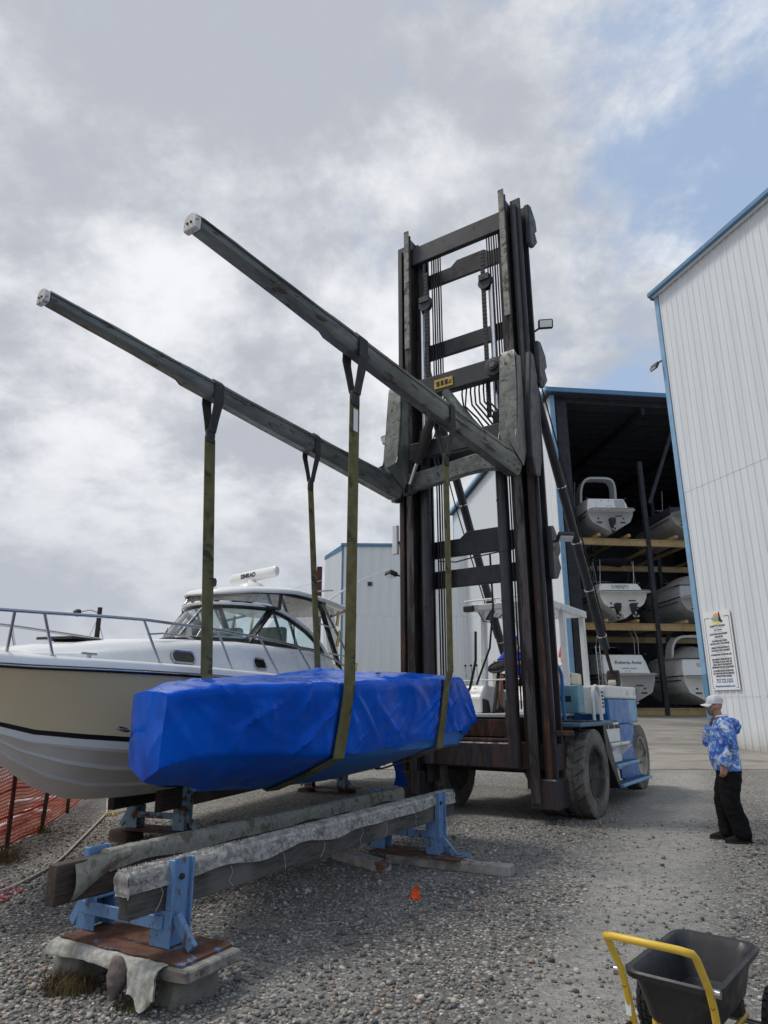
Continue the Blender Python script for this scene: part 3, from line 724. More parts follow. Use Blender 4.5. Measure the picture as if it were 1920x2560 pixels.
    for zc, y in ((10.12, .40), (4.42, .42)):
        pr = [(-1.0, -.18), (1.0, -.18), (1.0, .16), (.52, .16), (.40, .25), (-.20, .25), (-.34, .14), (-1.0, .14)]
        P(MB().prism([(x, y, zc + z) for x, z in pr], (0, .07, 0)), 'cross_member', 'black_steel', bevel=.012)
    P(MB().bounds(-1.36, 1.36, .08, .62, .72, 1.10), 'lower_beam', 'mast_steel', bevel=.02)
    P(MB().bounds(-.95, .62, .10, .20, 1.11, 1.16).bounds(-.95, .55, .16, .60, 1.105, 1.13), 'lower_flange', 'rust_rail', bevel=.008)
    P(MB().bounds(-.95, .50, .38, .46, 1.17, 1.44), 'lower_plate', 'rust_rail', bevel=.01)
    P(MB().prism([(.46, .2, 1.12), (.55, .2, 1.12), (.55, .2, 1.75), (.50, .2, 1.75)], (0, .3, 0)), 'gusset', 'rust_plate')
    # ---- carriage
    P(MB().bounds(-1.0, 1.05, -.34, -.17, 7.12, 7.50), 'carriage_bar', 'black_steel', bevel=.02)
    P(MB().bounds(-.95, 1.0, -.30, -.17, 5.95, 6.28), 'carriage_bar', 'black_steel', bevel=.02)
    pr = [(-1.05, 5.28), (-.80, 5.36), (-.3, 5.40), (.2, 5.46), (.55, 5.47), (1.05, 5.40), (1.05, 5.72), (.6, 5.80), (.2, 5.78), (-.2, 5.74), (-1.05, 5.66)]
    P(MB().prism([(x, -.36, z) for x, z in pr], (0, .14, 0)), 'lower_carriage_bar', 'fork_steel', bevel=.02)
    for s in (-1, 1):
        # dark curved side plate with its scuffed lower end
        xs = 1.40 if s > 0 else -1.30
        pr = [(-.20, 7.5), (-.05, 7.5), (.06, 7.1), (.02, 5.6), (-.10, 5.25), (-.30, 5.22), (-.42, 5.5), (-.40, 6.2), (-.30, 6.9)]
        P(MB().prism([(xs - .05, y, z) for y, z in pr], (.10, 0, 0)), 'carriage_side_plate', 'black_steel' if s > 0 else 'hanger_steel', bevel=.02)
        x0 = .82 if s > 0 else -1.02
        pin = P(MB().lathe([(.02, 0), (.17, 0), (.17, .05), (.10, .06), (.09, .10), (.02, .10)], 20, (x0 + .02, -.345, 7.30), (0, -1, 0)), 'pivot_pin', 'black_steel', smooth=35)
        MB().lathe([(.01, 0), (.055, 0), (.05, .02), (.01, .022)], 14, (x0 + .02, -.446, 7.30), (0, -1, 0)).build('pin_head', M['hanger_steel'], pin, smooth=35)
    P(MB().bounds(-.36, .02, -.352, -.342, 7.20, 7.38), 'warning_plate', 'plate_yellow')
    b = MB(); 
    for i in range(3): b.bounds(-.31 + i * .085, -.25 + i * .085, -.356, -.353, 7.24, 7.34)
    b.bounds(-.06, .0, -.356, -.353, 7.25, 7.27).bounds(-.06, .0, -.356, -.353, 7.29, 7.31)
    stuff(P(b, 'warning_print', 'rust_plate'))
    # side shift cylinders
    c = P(MB().cyl((-.36, -.46, 6.62), (-.70, -.46, 5.80), .085, n=16), 'shift_cylinder', 'rust_plate', smooth=40)
    MB().cyl((-.70, -.46, 5.80), (-.86, -.46, 5.42), .04, n=12).build('rod', M['chrome'], c, smooth=40)
    MB().box((-.88, -.46, 5.34), (.13, .10, .2)).build('clevis', M['black_steel'], c, bevel=.02)
    P(MB().cyl((-.10, -.40, 7.06), (.56, -.38, 6.0), .085, n=16), 'shift_cylinder', 'fork_steel', smooth=40)
    rng = random.Random(2)
    for j in range(7):
        x = .10 + j * .085
        P(MB().tube([(x, -.12, 7.25), (x, -.16, 7.05), (x + .05 + rng.uniform(-.03, .03), -.26, 6.75), (x + .22, -.2, 6.5), (x + .42 + rng.uniform(0, .1), -.12, 6.1), (x + .45, .0, 5.7)], .017, 6), 'carriage_hose', 'hose_black', smooth=60)
    for j in range(4):
        x = -.52 + j * .06
        P(MB().tube([(x, .0, 6.9), (x + .03, -.1, 6.5), (x - .05, -.15, 6.2), (x + .02 * j, .05, 5.6)], .015, 6), 'carriage_hose', 'hose_blue' if j < 2 else 'hose_black', smooth=60)
    # ---- forks: blade, sweeping heel and shank in one, with top pad and white tip cap
    def fork(xc, tipz, pad_break):
        r = tipz - 5.17
        st = [(-7.11, 5.17 + r, .115, .135), (-6.1, 5.165 + r * .85, .135, .15), (-5.45, 5.16 + r * .72, .155, .165), (-5.38, 5.13 + r * .70, .190, .18), (-4.0, 5.12 + r * .5, .225, .20), (-2.5, 5.115 + r * .3, .265, .22), (-1.25, 5.115 + r * .1, .32, .25), (-.75, 5.12, .37, .26)]
        rings = []
        def ring(y, z, h, w, dirz=(0, 0, 1), cx=0.0):
            a = w / 2; e = w * .20
            u = Vector(dirz)
            base = Vector((xc + cx, y, z)); ps = []
            for px_, q in ((-a, .30), (-a + e, 0), (a - e, 0), (a, .30), (a, .84), (a + .012, .86), (a + .012, 1), (-a - .012, 1), (-a - .012, .86), (-a, .84)):
                ps.append(base + Vector((px_, 0, 0)) + u * (q * h))
            return ps
        for y, z, h, w in st: rings.append(ring(y, z, h, w))
        # heel sweep up to the shank, section turns from vertical to horizontal
        for a in range(15, 91, 15):
            aa = R(a)
            cy, cz = -.98, 5.62 + .28
            ro = .52 + .02
            y = -.75 + .30 * math.sin(aa); z = 5.12 + .50 * (1 - math.cos(aa))
            rings.append(ring(y, z, lerp(.37, .38, a / 90), .27, (0, -math.sin(aa), math.cos(aa))))
        for z, h, w in ((5.95, .36, .27), (6.4, .30, .27), (6.9, .25, .26), (7.25, .22, .24), (7.36, .18, .20)):
            rings.append(ring(-.45, z, h, w, (0, -1, 0)))
        f = P(MB().loft(rings), 'fork', 'hanger_steel' if False else 'fork_steel', smooth=35)
        # pad bolted along the top
        n = 30; rr = []
        for i in range(n + 1):
            y = lerp(-7.115, -1.25, i / n); z = interp(y, [(a[0], a[1] + a[2]) for a in st]); w = interp(y, [(a[0], a[3]) for a in st]) + .005
            q = .030 + .012 * noise.noise(Vector((xc * 3, y * 3.1, 0)))
            rr.append([(xc - w / 2, y, z + .002), (xc + w / 2, y, z + .002), (xc + w / 2 - .02, y, z + q), (xc - w / 2 + .02, y, z + q)])
        MB().loft(rr).build('pad', M['fork_pad'], f, smooth=30)
        y0, z0, h0, w0 = st[0]; pr = [(-.074, -.012), (.074, -.012), (.080, .06), (.070, .115), (.035, .150), (-.035, .150), (-.070, .115), (-.080, .06)]
        cp = MB().prism([(xc + x, y0 - .012, z0 + z) for x, z in pr], (0, -.06, 0)).build('tip_cap', M['cap_white'], f, bevel=.012, seg=2)
        for dx in (-.022, .022): MB().lathe([(.003, 0), (.012, 0), (.010, .010), (.003, .010)], 8, (xc + dx, y0 - .072, z0 + .05), (0, -1, 0)).build('bolt', M['rust_plate'], f)
        # lighter inner face of the shank and heel gusset
        pr = [(-.455, 7.3), (-.455, 5.6), (-.60, 5.30), (-1.15, 5.56), (-.86, 5.74), (-.72, 6.1), (-.66, 6.7), (-.64, 7.25)]
        MB().prism([(xc - .152, y, z) for y, z in pr], (.012, 0, 0)).prism([(xc + .140, y, z) for y, z in pr], (.012, 0, 0)).build('shank_cheek', M['hanger_steel'], f)
    fork(1.215, 5.40, 0); fork(-1.02, 5.54, 0)
    # ---- long tilt rams from mast to chassis
    for s in (-1, 1):
        a, b_ = Vector((s * 1.02, .45, 8.3)), Vector((s * 1.12, 4.2, 2.15)); m = a.lerp(b_, .90)
        c = P(MB().cyl(a, m, .085, n=18), 'tilt_ram', 'black_steel', smooth=40)
        MB().cyl(m, b_, .035, n=12).build('rod', M['rust_rail'], c, smooth=40)
        d = (m - a).normalized(); 
        for f in (.42, .58, .72, .86): MB().lathe([(.086, -.012), (.095, -.012), (.095, .012), (.086, .012)], 18, a.lerp(b_, f), d, close=True).build('band', M['chrome'], c, smooth=40)
        MB().tube([a.lerp(b_, .05) + V(s * .14, 0, 0), a.lerp(b_, .4) + V(s * .16, .0, -.1), a.lerp(b_, .85) + V(s * .1, 0, .0)], .014, 6).build('hose', M['hose_black'], c, smooth=60)
        q = [(y, z) for y, z in ((4.05, 1.80), (4.40, 1.80), (4.38, 2.15), (4.28, 2.32), (4.15, 2.32), (4.02, 2.1))]
        MB().prism([(b_.x - .10, y, z) for y, z in q], (.20, 0, 0)).build('ram_bracket', M['truck_cream'], c, bevel=.03)
        MB().prism([(b_.x - .11, y, z) for y, z in ((4.0, 1.95), (4.16, 1.85), (4.3, 2.1), (4.26, 2.36), (4.1, 2.34))], (.22, 0, 0)).build('ram_clevis', M['rust_rail'], c, bevel=.02)
    # ---- lamps on the mast
    for nm, p, f, arm in (('work_lamp', V(-1.60, -.05, 6.62), V(-.2, -1, -.45), V(-1.36, .1, 6.7)), ('work_lamp', V(1.58, .30, 8.22), V(.5, -1, -.4), V(1.36, .25, 8.1)), ('work_lamp', V(1.66, .25, 4.28), V(.4, -.5, -1), V(1.36, .3, 4.2)), ('work_lamp', V(-1.58, .05, 3.98), V(-.2, -.3, -1), V(-1.36, .1, 3.92))):
        f.normalize(); m = basis(p, f.cross(V(0, 0, 1)), V(0, 0, 1))
        l = P(MB().box((0, 0, 0), (.26, .17, .09)), nm, 'lamp_body', bevel=.02); l.matrix_local = basis(p, f.cross(V(0, 0, 1)), f.cross(V(0, 0, 1)).cross(f))
        MB().box((0, 0, -.05), (.21, .12, .012)).build('lens', M['lamp_glass'], l)
        P(MB().tube([arm, p], .018, 6), 'lamp_arm', 'black_steel')
    P(MB().bounds(-1.66, -1.54, .2, .28, 4.38, 4.95), 'marker_panel', 'truck_white', bevel=.015)
    P(MB().beam((-1.37, .24, 4.6), (-1.54, .24, 4.6), .05, .05), 'panel_bracket', 'black_steel')
    # ---- chassis
    P(MB().bounds(-1.10, 1.05, .63, 1.9, .62, 1.05), 'axle_housing', 'black_steel', bevel=.03)
    P(MB().bounds(-.80, .80, 1.9, 5.6, .60, 1.18), 'chassis', 'black_steel', bevel=.03)
    P(MB().bounds(-1.15, .95, .66, 2.0, 1.08, 1.46), 'front_deck', 'black_steel', bevel=.02)
    P(MB().bounds(-1.20, .60, .64, 3.2, 1.465, 1.52), 'cab_floor', 'truck_white', bevel=.01)
    # counterweight: blue flank, white upper band, pale rear quarter
    P(MB().bounds(-1.18, 1.22, 3.45, 5.0, .85, 1.30), 'counterweight_foot', 'truck_blue', bevel=.02)
    P(MB().bounds(-1.22, 1.27, 3.15, 4.55, 1.305, 1.78), 'counterweight', 'truck_blue', bevel=.03, seg=2)
    P(MB().bounds(-1.215, 1.265, 4.555, 5.22, 1.32, 1.78), 'rear_block', 'truck_sky', bevel=.04, seg=2)
    P(MB().bounds(-1.225, 1.275, 3.1, 5.23, 1.785, 2.03), 'engine_hood', 'truck_white', bevel=.04, seg=2)
    P(MB().bounds(1.276, 1.281, 5.0, 5.14, 1.86, 1.94), 'side_marker', 'cap_white')
    P(MB().bounds(1.276, 1.281, 4.45, 4.6, 1.86, 1.94), 'side_marker', 'truck_cream')
    P(MB().bounds(-.2, .75, 2.75, 3.3, 2.035, 2.26), 'battery_cover', 'truck_cream', bevel=.03, seg=2)
    vent = P(MB().bounds(.85, 1.22, 2.72, 3.09, 1.5, 2.0), 'vent_box', 'truck_white', bevel=.03, seg=2)
    for i in range(5): MB().bounds(1.221, 1.226, 2.80, 3.02, 1.62 + i * .065, 1.655 + i * .065).build('louvre', M['seat_black'], vent)
    # flank plate dropping to the lowest step, steps, tank
    pr = [(3.48, 1.30), (4.40, 1.30), (4.42, .98), (4.78, .42), (4.78, .30), (4.7, .28), (3.55, .34), (3.48, .8)]
    P(MB().prism([(1.25, y, z) for y, z in pr], (.05, 0, 0)), 'flank_plate', 'truck_blue', bevel=.012)
    tk = P(MB().bounds(.98, 1.36, 2.25, 3.45, .52, 1.36), 'fuel_tank', 'truck_white', bevel=.05, seg=3)
    for i in range(3): MB().bounds(1.361, 1.366, 2.36 + i * .37, 2.68 + i * .37, 1.25, 1.32).build('vent_slot', M['seat_black'], tk)
    MB().bounds(1.00, 1.34, 2.28, 3.4, 1.362, 1.40).build('tank_top', M['truck_blue_dark'], tk, bevel=.01)
    for z, x0, x1, y0, y1, m in ((1.02, 1.37, 1.52, 2.3, 3.45, 'truck_white'), (.66, 1.305, 1.52, 2.55, 4.05, 'truck_sky'), (.33, 1.305, 1.56, 2.68, 4.70, 'truck_sky')):
        st = P(MB().bounds(x0, x1, y0, y1, z - .05, z), 'step', m, bevel=.01)
        for i in range(9):
            yy = lerp(y0 + .1, y1 - .1, i / 8)
            MB().bounds(x0 + .04, x1 - .04, yy - .025, yy + .025, z + .001, z + .014).build('tread', M['truck_blue_dark' if m != 'truck_white' else 'rim_pale'], st)
        if m == 'truck_white':
            for yy in (2.36, 3.36): MB().prism([(1.37, yy, .96), (1.58, yy, .96), (1.37, yy, .78)], (0, .03, 0)).build('step_gusset', M['truck_white'], st)
    P(MB().prism([(1.10, 1.92, 1.36), (1.10, 2.05, 1.36), (1.10, 2.72, .30), (1.10, 2.62, .26), (1.10, 2.0, .9)], (.40, 0, 0)), 'step_panel', 'black_steel', bevel=.01)
    # fender over the front wheel
    fd = [(.35, 1.40), (2.05, 1.40), (2.07, 1.34), (.35, 1.34)]
    for x0, x1 in ((.96, 1.64), (-1.64, -1.16)): P(MB().prism([(x0, y, z) for y, z in fd], (x1 - x0, 0, 0)), 'fender', 'truck_blue_dark', bevel=.012)
    for i in range(4): P(MB().bounds(1.05, 1.55, .75 + i * .27, .95 + i * .27, 1.402, 1.42), 'fender_grip', 'seat_black')
    P(MB().bounds(1.37, 1.62, .0, .10, 1.22, 1.30), 'mast_tab', 'rust_plate', bevel=.01)
    # grab rails, tool box, cylinder bottle
    def rail(pts, r, m): 
        P(MB().tube(pts, r, 8), 'grab_rail', m, smooth=50)
    def U(x, y0, y1, z0, z1): 
        c = (y0 + y1) / 2; rr = (y1 - y0) / 2
        return [(x, y0, z0)] + [(x, c - rr * math.cos(R(a)), z1 - rr + rr * math.sin(R(a))) for a in range(0, 181, 20)] + [(x, y1, z0)]
    rail(U(.98, 1.05, 1.52, 1.40, 2.32), .032, 'truck_blue'); rail(U(1.30, 2.12, 2.55, 1.22, 2.0), .030, 'truck_white')
    tb = P(MB().bounds(.70, 1.16, 1.75, 2.10, 1.53, 2.0), 'tool_box', 'truck_teal', bevel=.012)
    MB().bounds(.82, 1.04, 1.742, 1.749, 1.72, 1.82).build('slot', M['seat_black'], tb, bevel=.02)
    P(MB().bounds(.64, .86, 1.25, 1.7, 1.525, 2.25), 'side_cabinet', 'truck_white', bevel=.02)
    P(MB().cyl((.75, 1.25, 2.0), (.75, 1.25, 2.48), .07, n=14), 'extinguisher', 'ink_red', smooth=40)
    # ---- overhead guard
    g = []
    for x, y in ((-.66, 1.85), (.72, 2.5), (-.66, 3.55), (.72, 3.7)): P(MB().beam((x, y, 1.52), (x + (.03 if x < 0 else -.02), y + .05, 3.42), .10, .12, (0, 1, 0)), 'guard_post', 'truck_white', bevel=.012)
    P(MB().bounds(-.74, -.62, 1.6, 3.75, 3.40, 3.54).bounds(.66, .78, 1.6, 3.85, 3.40, 3.54).bounds(-.62, .66, 1.6, 1.70, 3.41, 3.53).bounds(-.62, .66, 3.62, 3.75, 3.41, 3.53), 'guard_frame', 'truck_white', bevel=.012)
    for i in range(9): P(MB().bounds(-.615, .655, 1.86 + i * .19, 1.90 + i * .19, 3.43, 3.50), 'guard_bar', 'truck_white')
    P(MB().tube([(-.95, 1.72, 3.62), (.7, 1.72, 3.66)], .018, 6).tube([(-.3, 1.72, 3.53), (-.3, 1.72, 3.64)], .012, 6).tube([(.5, 1.72, 3.53), (.5, 1.72, 3.655)], .012, 6), 'guard_rod', 'truck_white')
    P(MB().box((-.80, 1.62, 3.46), (.22, .14, .12)), 'guard_lamp', 'lamp_body', bevel=.02)
    P(MB().box((-.34, 1.58, 3.30), (.04, .16, .22), Matrix.Rotation(R(35), 3, 'Y')), 'mirror', 'lamp_body', bevel=.01)
    P(MB().tube([(-.62, 1.65, 3.38), (-.50, 1.6, 3.20), (-.30, 1.6, 3.16), (-.12, 1.63, 3.30)], .012, 6), 'guard_cable', 'hose_black', smooth=60)
    # ---- operator's station
    P(MB().prism([(-1.15, 1.55, 1.525), (-1.15, 2.6, 1.525), (-1.15, 2.6, 2.02), (-1.15, 1.75, 2.02), (-1.15, 1.55, 1.8)], (.55, 0, 0)), 'lever_console', 'truck_white', bevel=.02)
    for i in range(3):
        x = -1.02 + i * .12
        lv = P(MB().tube([(x, 1.85, 2.0), (x - .01, 1.82, 2.38)], .010, 6), 'lever', 'chrome'); MB().lathe([(.005, 0), (.024, .012), (.026, .03), (.005, .05)], 10, (x - .01, 1.82, 2.375)).build('knob', M['seat_black'], lv, smooth=60)
    P(MB().tube([(-1.2, 1.6, 2.10), (.2, 1.55, 2.12)], .014, 6), 'front_rod', 'truck_white', smooth=60)
    P(MB().prism([(-.14, 1.6, 1.525), (-.14, 2.45, 1.525), (-.14, 2.45, 2.0), (-.14, 1.8, 2.0), (-.14, 1.6, 1.75)], (.62, 0, 0)), 'dash_console', 'truck_white', bevel=.03)
    sw = P(MB().lathe([(.205 + .017 * math.cos(R(a)), .017 * math.sin(R(a))) for a in range(0, 361, 45)], 28, (-.42, 2.02, 2.37), (0, -.55, .84)), 'steering_wheel', 'seat_black', smooth=60)
    bs = basis((-.42, 2.02, 2.37), (1, 0, 0), (0, .84, .55))
    for a in (90, 210, 330):
        MB().tube([bs @ V(0, 0, -.04), bs @ V(.2 * math.cos(R(a)), .2 * math.sin(R(a)), 0)], .014, 6).build('spoke', M['seat_black'], sw)
    MB().cyl((-.42, 2.04, 2.35), (-.42, 1.72, 1.53), .035, n=10).build('column', M['seat_black'], sw)
    P(MB().box((-.40, 2.85, 2.03), (.54, .54, .14)), 'seat_cushion', 'seat_black', bevel=.05, seg=3)
    P(MB().box((-.40, 3.12, 2.38), (.52, .13, .62), Matrix.Rotation(R(-10), 3, 'X')), 'seat_back', 'seat_black', bevel=.05, seg=3)
    P(MB().bounds(-.62, -.18, 2.55, 3.1, 1.525, 1.95), 'seat_box', 'truck_white', bevel=.02)
    P(MB().prism([(-.74, 1.62, 1.53), (-.74, 1.86, 1.53), (-.74, 1.78, 1.75), (-.74, 1.62, 1.78)], (.20, 0, 0)), 'pedal', 'black_steel', bevel=.01)
    P(MB().tube([(-.18, .60, 2.9), (-.20, .6, 2.4), (-.30, .55, 1.95), (-.55, .5, 1.55), (-.85, .45, 1.28)], .024, 8), 'drop_hose', 'hose_black', smooth=60)
    P(MB().tube([(.25, .4, 4.2), (.22, .5, 3.3), (.10, .55, 2.6), (-.20, .60, 2.0)], .018, 8), 'drop_hose', 'hose_black', smooth=60)
    P(MB().tube([(-.75, .38, 4.18), (-.4, .36, 4.12), (-.1, .36, 4.16), (.4, .36, 4.20), (.7, .38, 4.22)], .012, 6), 'mast_cable', 'hose_black', smooth=60)
    # ---- wheels
    def tyre_mesh(r, w, lugs):
        b = MB(); ri = r * .60; h = w / 2
        prof = [(ri, -h * .86), (ri + .03, -h * .96), (r * .80, -h), (r * .93, -h * .97), (r * .965, -h * .88), (r * .965, h * .88), (r * .93, h * .97), (r * .80, h), (ri + .03, h * .96), (ri, h * .86)]
        b.lathe(prof, 48, (0, 0, 0), (1, 0, 0), close=True)
        for i in range(lugs):
            for s in (-1, 1):
                a0 = 2 * math.pi * (i + (.5 if s > 0 else 0)) / lugs; da = 2 * math.pi / lugs * .86
                ring = []
                for q in range(4):
                    a = a0 + da * q / 3; sk = -.05 * s * q / 3
                    for rr, xx in ((r * .93, s * h * .995), (r, s * h * .90), (r * 1.0, s * .02), (r * .94, s * .02)):
                        sl = (.10 if abs(xx) < .05 else 0) * s * .0
                        ring.append((xx, rr * math.cos(a + (.16 if abs(xx) < .05 else 0)), rr * math.sin(a + (.16 if abs(xx) < .05 else 0))))
                rings = [ring[k * 4:k * 4 + 4] for k in range(4)]
                b.loft(rings)
        return b
    def wheel(x, y, r, w, s, rimm, dark=False, proto={}):
        key = (r, w)
        cen = (x - s * w / 2, y, r - .012)
        if key in proto: ty = share(proto[key], t, cen, (R(random.uniform(0, 12)), 0, 0))
        else: ty = P(tyre_mesh(r, w, 22), 'tyre', 'tyre', smooth=30); ty.location = cen; proto[key] = ty
        ri = r * .60; h = w / 2
        prof = [(.02, h * .05), (r * .16, h * .05), (r * .17, h * .10), (r * .38, h * .0), (r * .47, h * .28), (ri * .93, h * .52), (ri * .95, h * .90), (ri + .022, h * 1.0), (ri + .022, h * .9), (ri - .004, h * .8), (ri - .004, -h * .8), (.02, -h * .8)]
        rm = MB().lathe(prof, 36, cen, (s, 0, 0)).build('rim', M[rimm], t, smooth=30)
        MB().lathe([(.01, 0), (r * .15, 0), (r * .13, h * .25), (.01, h * .28)], 16, (cen[0] + s * h * .06, cen[1], cen[2]), (s, 0, 0)).build('hub', M[rimm], rm, smooth=35)
        for i in range(8):
            a = i * math.pi / 4; MB().cyl((cen[0] + s * h * .05, y + r * .27 * math.cos(a), cen[2] + r * .27 * math.sin(a)), (cen[0] + s * h * .20, y + r * .27 * math.cos(a), cen[2] + r * .27 * math.sin(a)), .016, n=6).build('nut', M[rimm], rm)
    for s in (-1, 1):
        wheel(s * 1.63, 1.02, .655, .37, s, 'rim_dark'); wheel(s * 1.16, 1.02, .655, .37, s, 'rim_dark')
        wheel(s * 1.24, 5.35, .64, .34, s, 'rim_pale')
    P(MB().bounds(-1.0, 1.0, 5.2, 5.5, .45, .80), 'rear_axle', 'black_steel', bevel=.03)
    return t
TRUCK = forklift()

# ================================================================== slings
def sling(L, xa, za, xb, zb, label, boat):
    pass
def strap_ring(y, fork_x, top, w, drop, label, wid=.10):
    """olive web sling: loop over the fork, single tail dropping to drop=[(x,z)...]"""
    t = thing('lifting_sling', label, 'sling', TM @ Vector((fork_x, y, 0)), TR_A, 'olive web slings hanging from the forks')
    th = .010
    fz0, fz1 = top                 # fork underside and top at this place
    a = w / 2 + .016
    # loop: passes over the fork and closes below it
    lp = [(-.030, fz0 - .42), (-.06, fz0 - .28), (-a - .004, fz0 - .02), (-a, fz0 + .12), (-a, fz1), (-a + .05, fz1 + .055), (a - .05, fz1 + .055), (a, fz1), (a, fz0 + .12), (a + .004, fz0 - .02), (.06, fz0 - .28), (.030, fz0 - .42)]
    def ribbon(pts, wd, off=0):
        rings = []
        for i, (x, z) in enumerate(pts):
            p0 = pts[max(i - 1, 0)]; p1 = pts[min(i + 1, len(pts) - 1)]
            d = Vector((p1[0] - p0[0], p1[1] - p0[1])); d.normalize(); n = Vector((-d.y, d.x)) * th / 2
            ww = wd[i] if isinstance(wd, list) else wd
            rings.append([(x + n.x, -ww / 2 + off, z + n.y), (x + n.x, ww / 2 + off, z + n.y), (x - n.x, ww / 2 + off, z - n.y), (x - n.x, -ww / 2 + off, z - n.y)])
        return MB().loft(rings)
    ribbon(lp, [wid * .72] * 2 + [wid * .9] * 8 + [wid * .72] * 2).build('loop', M['webbing_wet'], t)
    MB().bounds(-.024, .024, -wid * .40, wid * .40, fz0 - .56, fz0 - .40).build('choke', M['webbing_wet'], t, bevel=.008)
    pts = [(0, fz0 - .5)] + [(x - fork_x, z) for x, z in drop]
    o = ribbon(pts, wid); o.build('tail', M['webbing'], t)
    if 'label' and 'white tag' in label: MB().bounds(.012, .020, -.035, .035, fz0 - .85, fz0 - .60).build('paper_tag', M['sign_white'], t)

# ================================================================== blue shrink-wrapped boat hanging in the slings
BC = [(-6.62, .53), (-6.2, .45), (-5.5, .33), (-4.89, .26), (-4, .21), (-2.9, .17), (-2.0, .12), (-1.6, .12)]
BW = [(-6.62, .325), (-6.56, .36), (-6.2, .56), (-5.8, .73), (-5.4, .84), (-4.9, .93), (-4.2, .965), (-3.5, .975), (-2.4, .97), (-2.0, .95), (-1.86, .92)]
BT = [(-6.62, 1.735), (-6.2, 1.80), (-5, 1.87), (-4, 1.91), (-2.4, 2.0), (-2.15, 1.85), (-1.86, 1.46)]
BCH = [(-6.62, 1.20), (-6.5, 1.24), (-6.2, 1.29), (-5.6, 1.26), (-5, 1.20), (-3.5, 1.20), (-2.2, 1.19), (-1.86, 1.40)]
BK = [(-6.62, 1.10), (-6.45, 1.04), (-6.0, .95), (-5, .875), (-4, .86), (-3, .91), (-2.2, 1.02), (-1.86, 1.38)]
CROWN = [(-6.62, .02), (-6.2, .06), (-5.2, .08), (-4.6, .07), (-4.2, .15), (-3.8, .09), (-2.8, .10), (-2.4, .06), (-2.1, .06), (-1.86, .02)]
def blue_section(y, inset=0.0):
    c, w, zt, zc, zk, cr = (interp(y, T) for T in (BC, BW, BT, BCH, BK, CROWN))
    w -= inset; zt -= inset; fl = .86
    half = [(0, zk + inset * .3), (.5 * w * fl, lerp(zk, zc, .45) + inset * .3), (w * fl, zc), (w * .925, lerp(zc, zt, .45)), (w * .985, lerp(zc, zt, .92)), (w * .965, zt - .004), (w * .80, zt + cr * .30), (w * .42, zt + cr * .75), (0, zt + cr)]
    return c, half
def samp(poly, n):
    L = [0]
    for a, b in zip(poly, poly[1:]): L.append(L[-1] + math.hypot(b[0] - a[0], b[1] - a[1]))
    out = []
    for i in range(n):
        s = L[-1] * i / (n - 1); j = 0
        while j < len(L) - 2 and L[j + 1] < s: j += 1
        f = (s - L[j]) / max(1e-6, L[j + 1] - L[j]); out.append((lerp(poly[j][0], poly[j + 1][0], f), lerp(poly[j][1], poly[j + 1][1], f)))
    return out
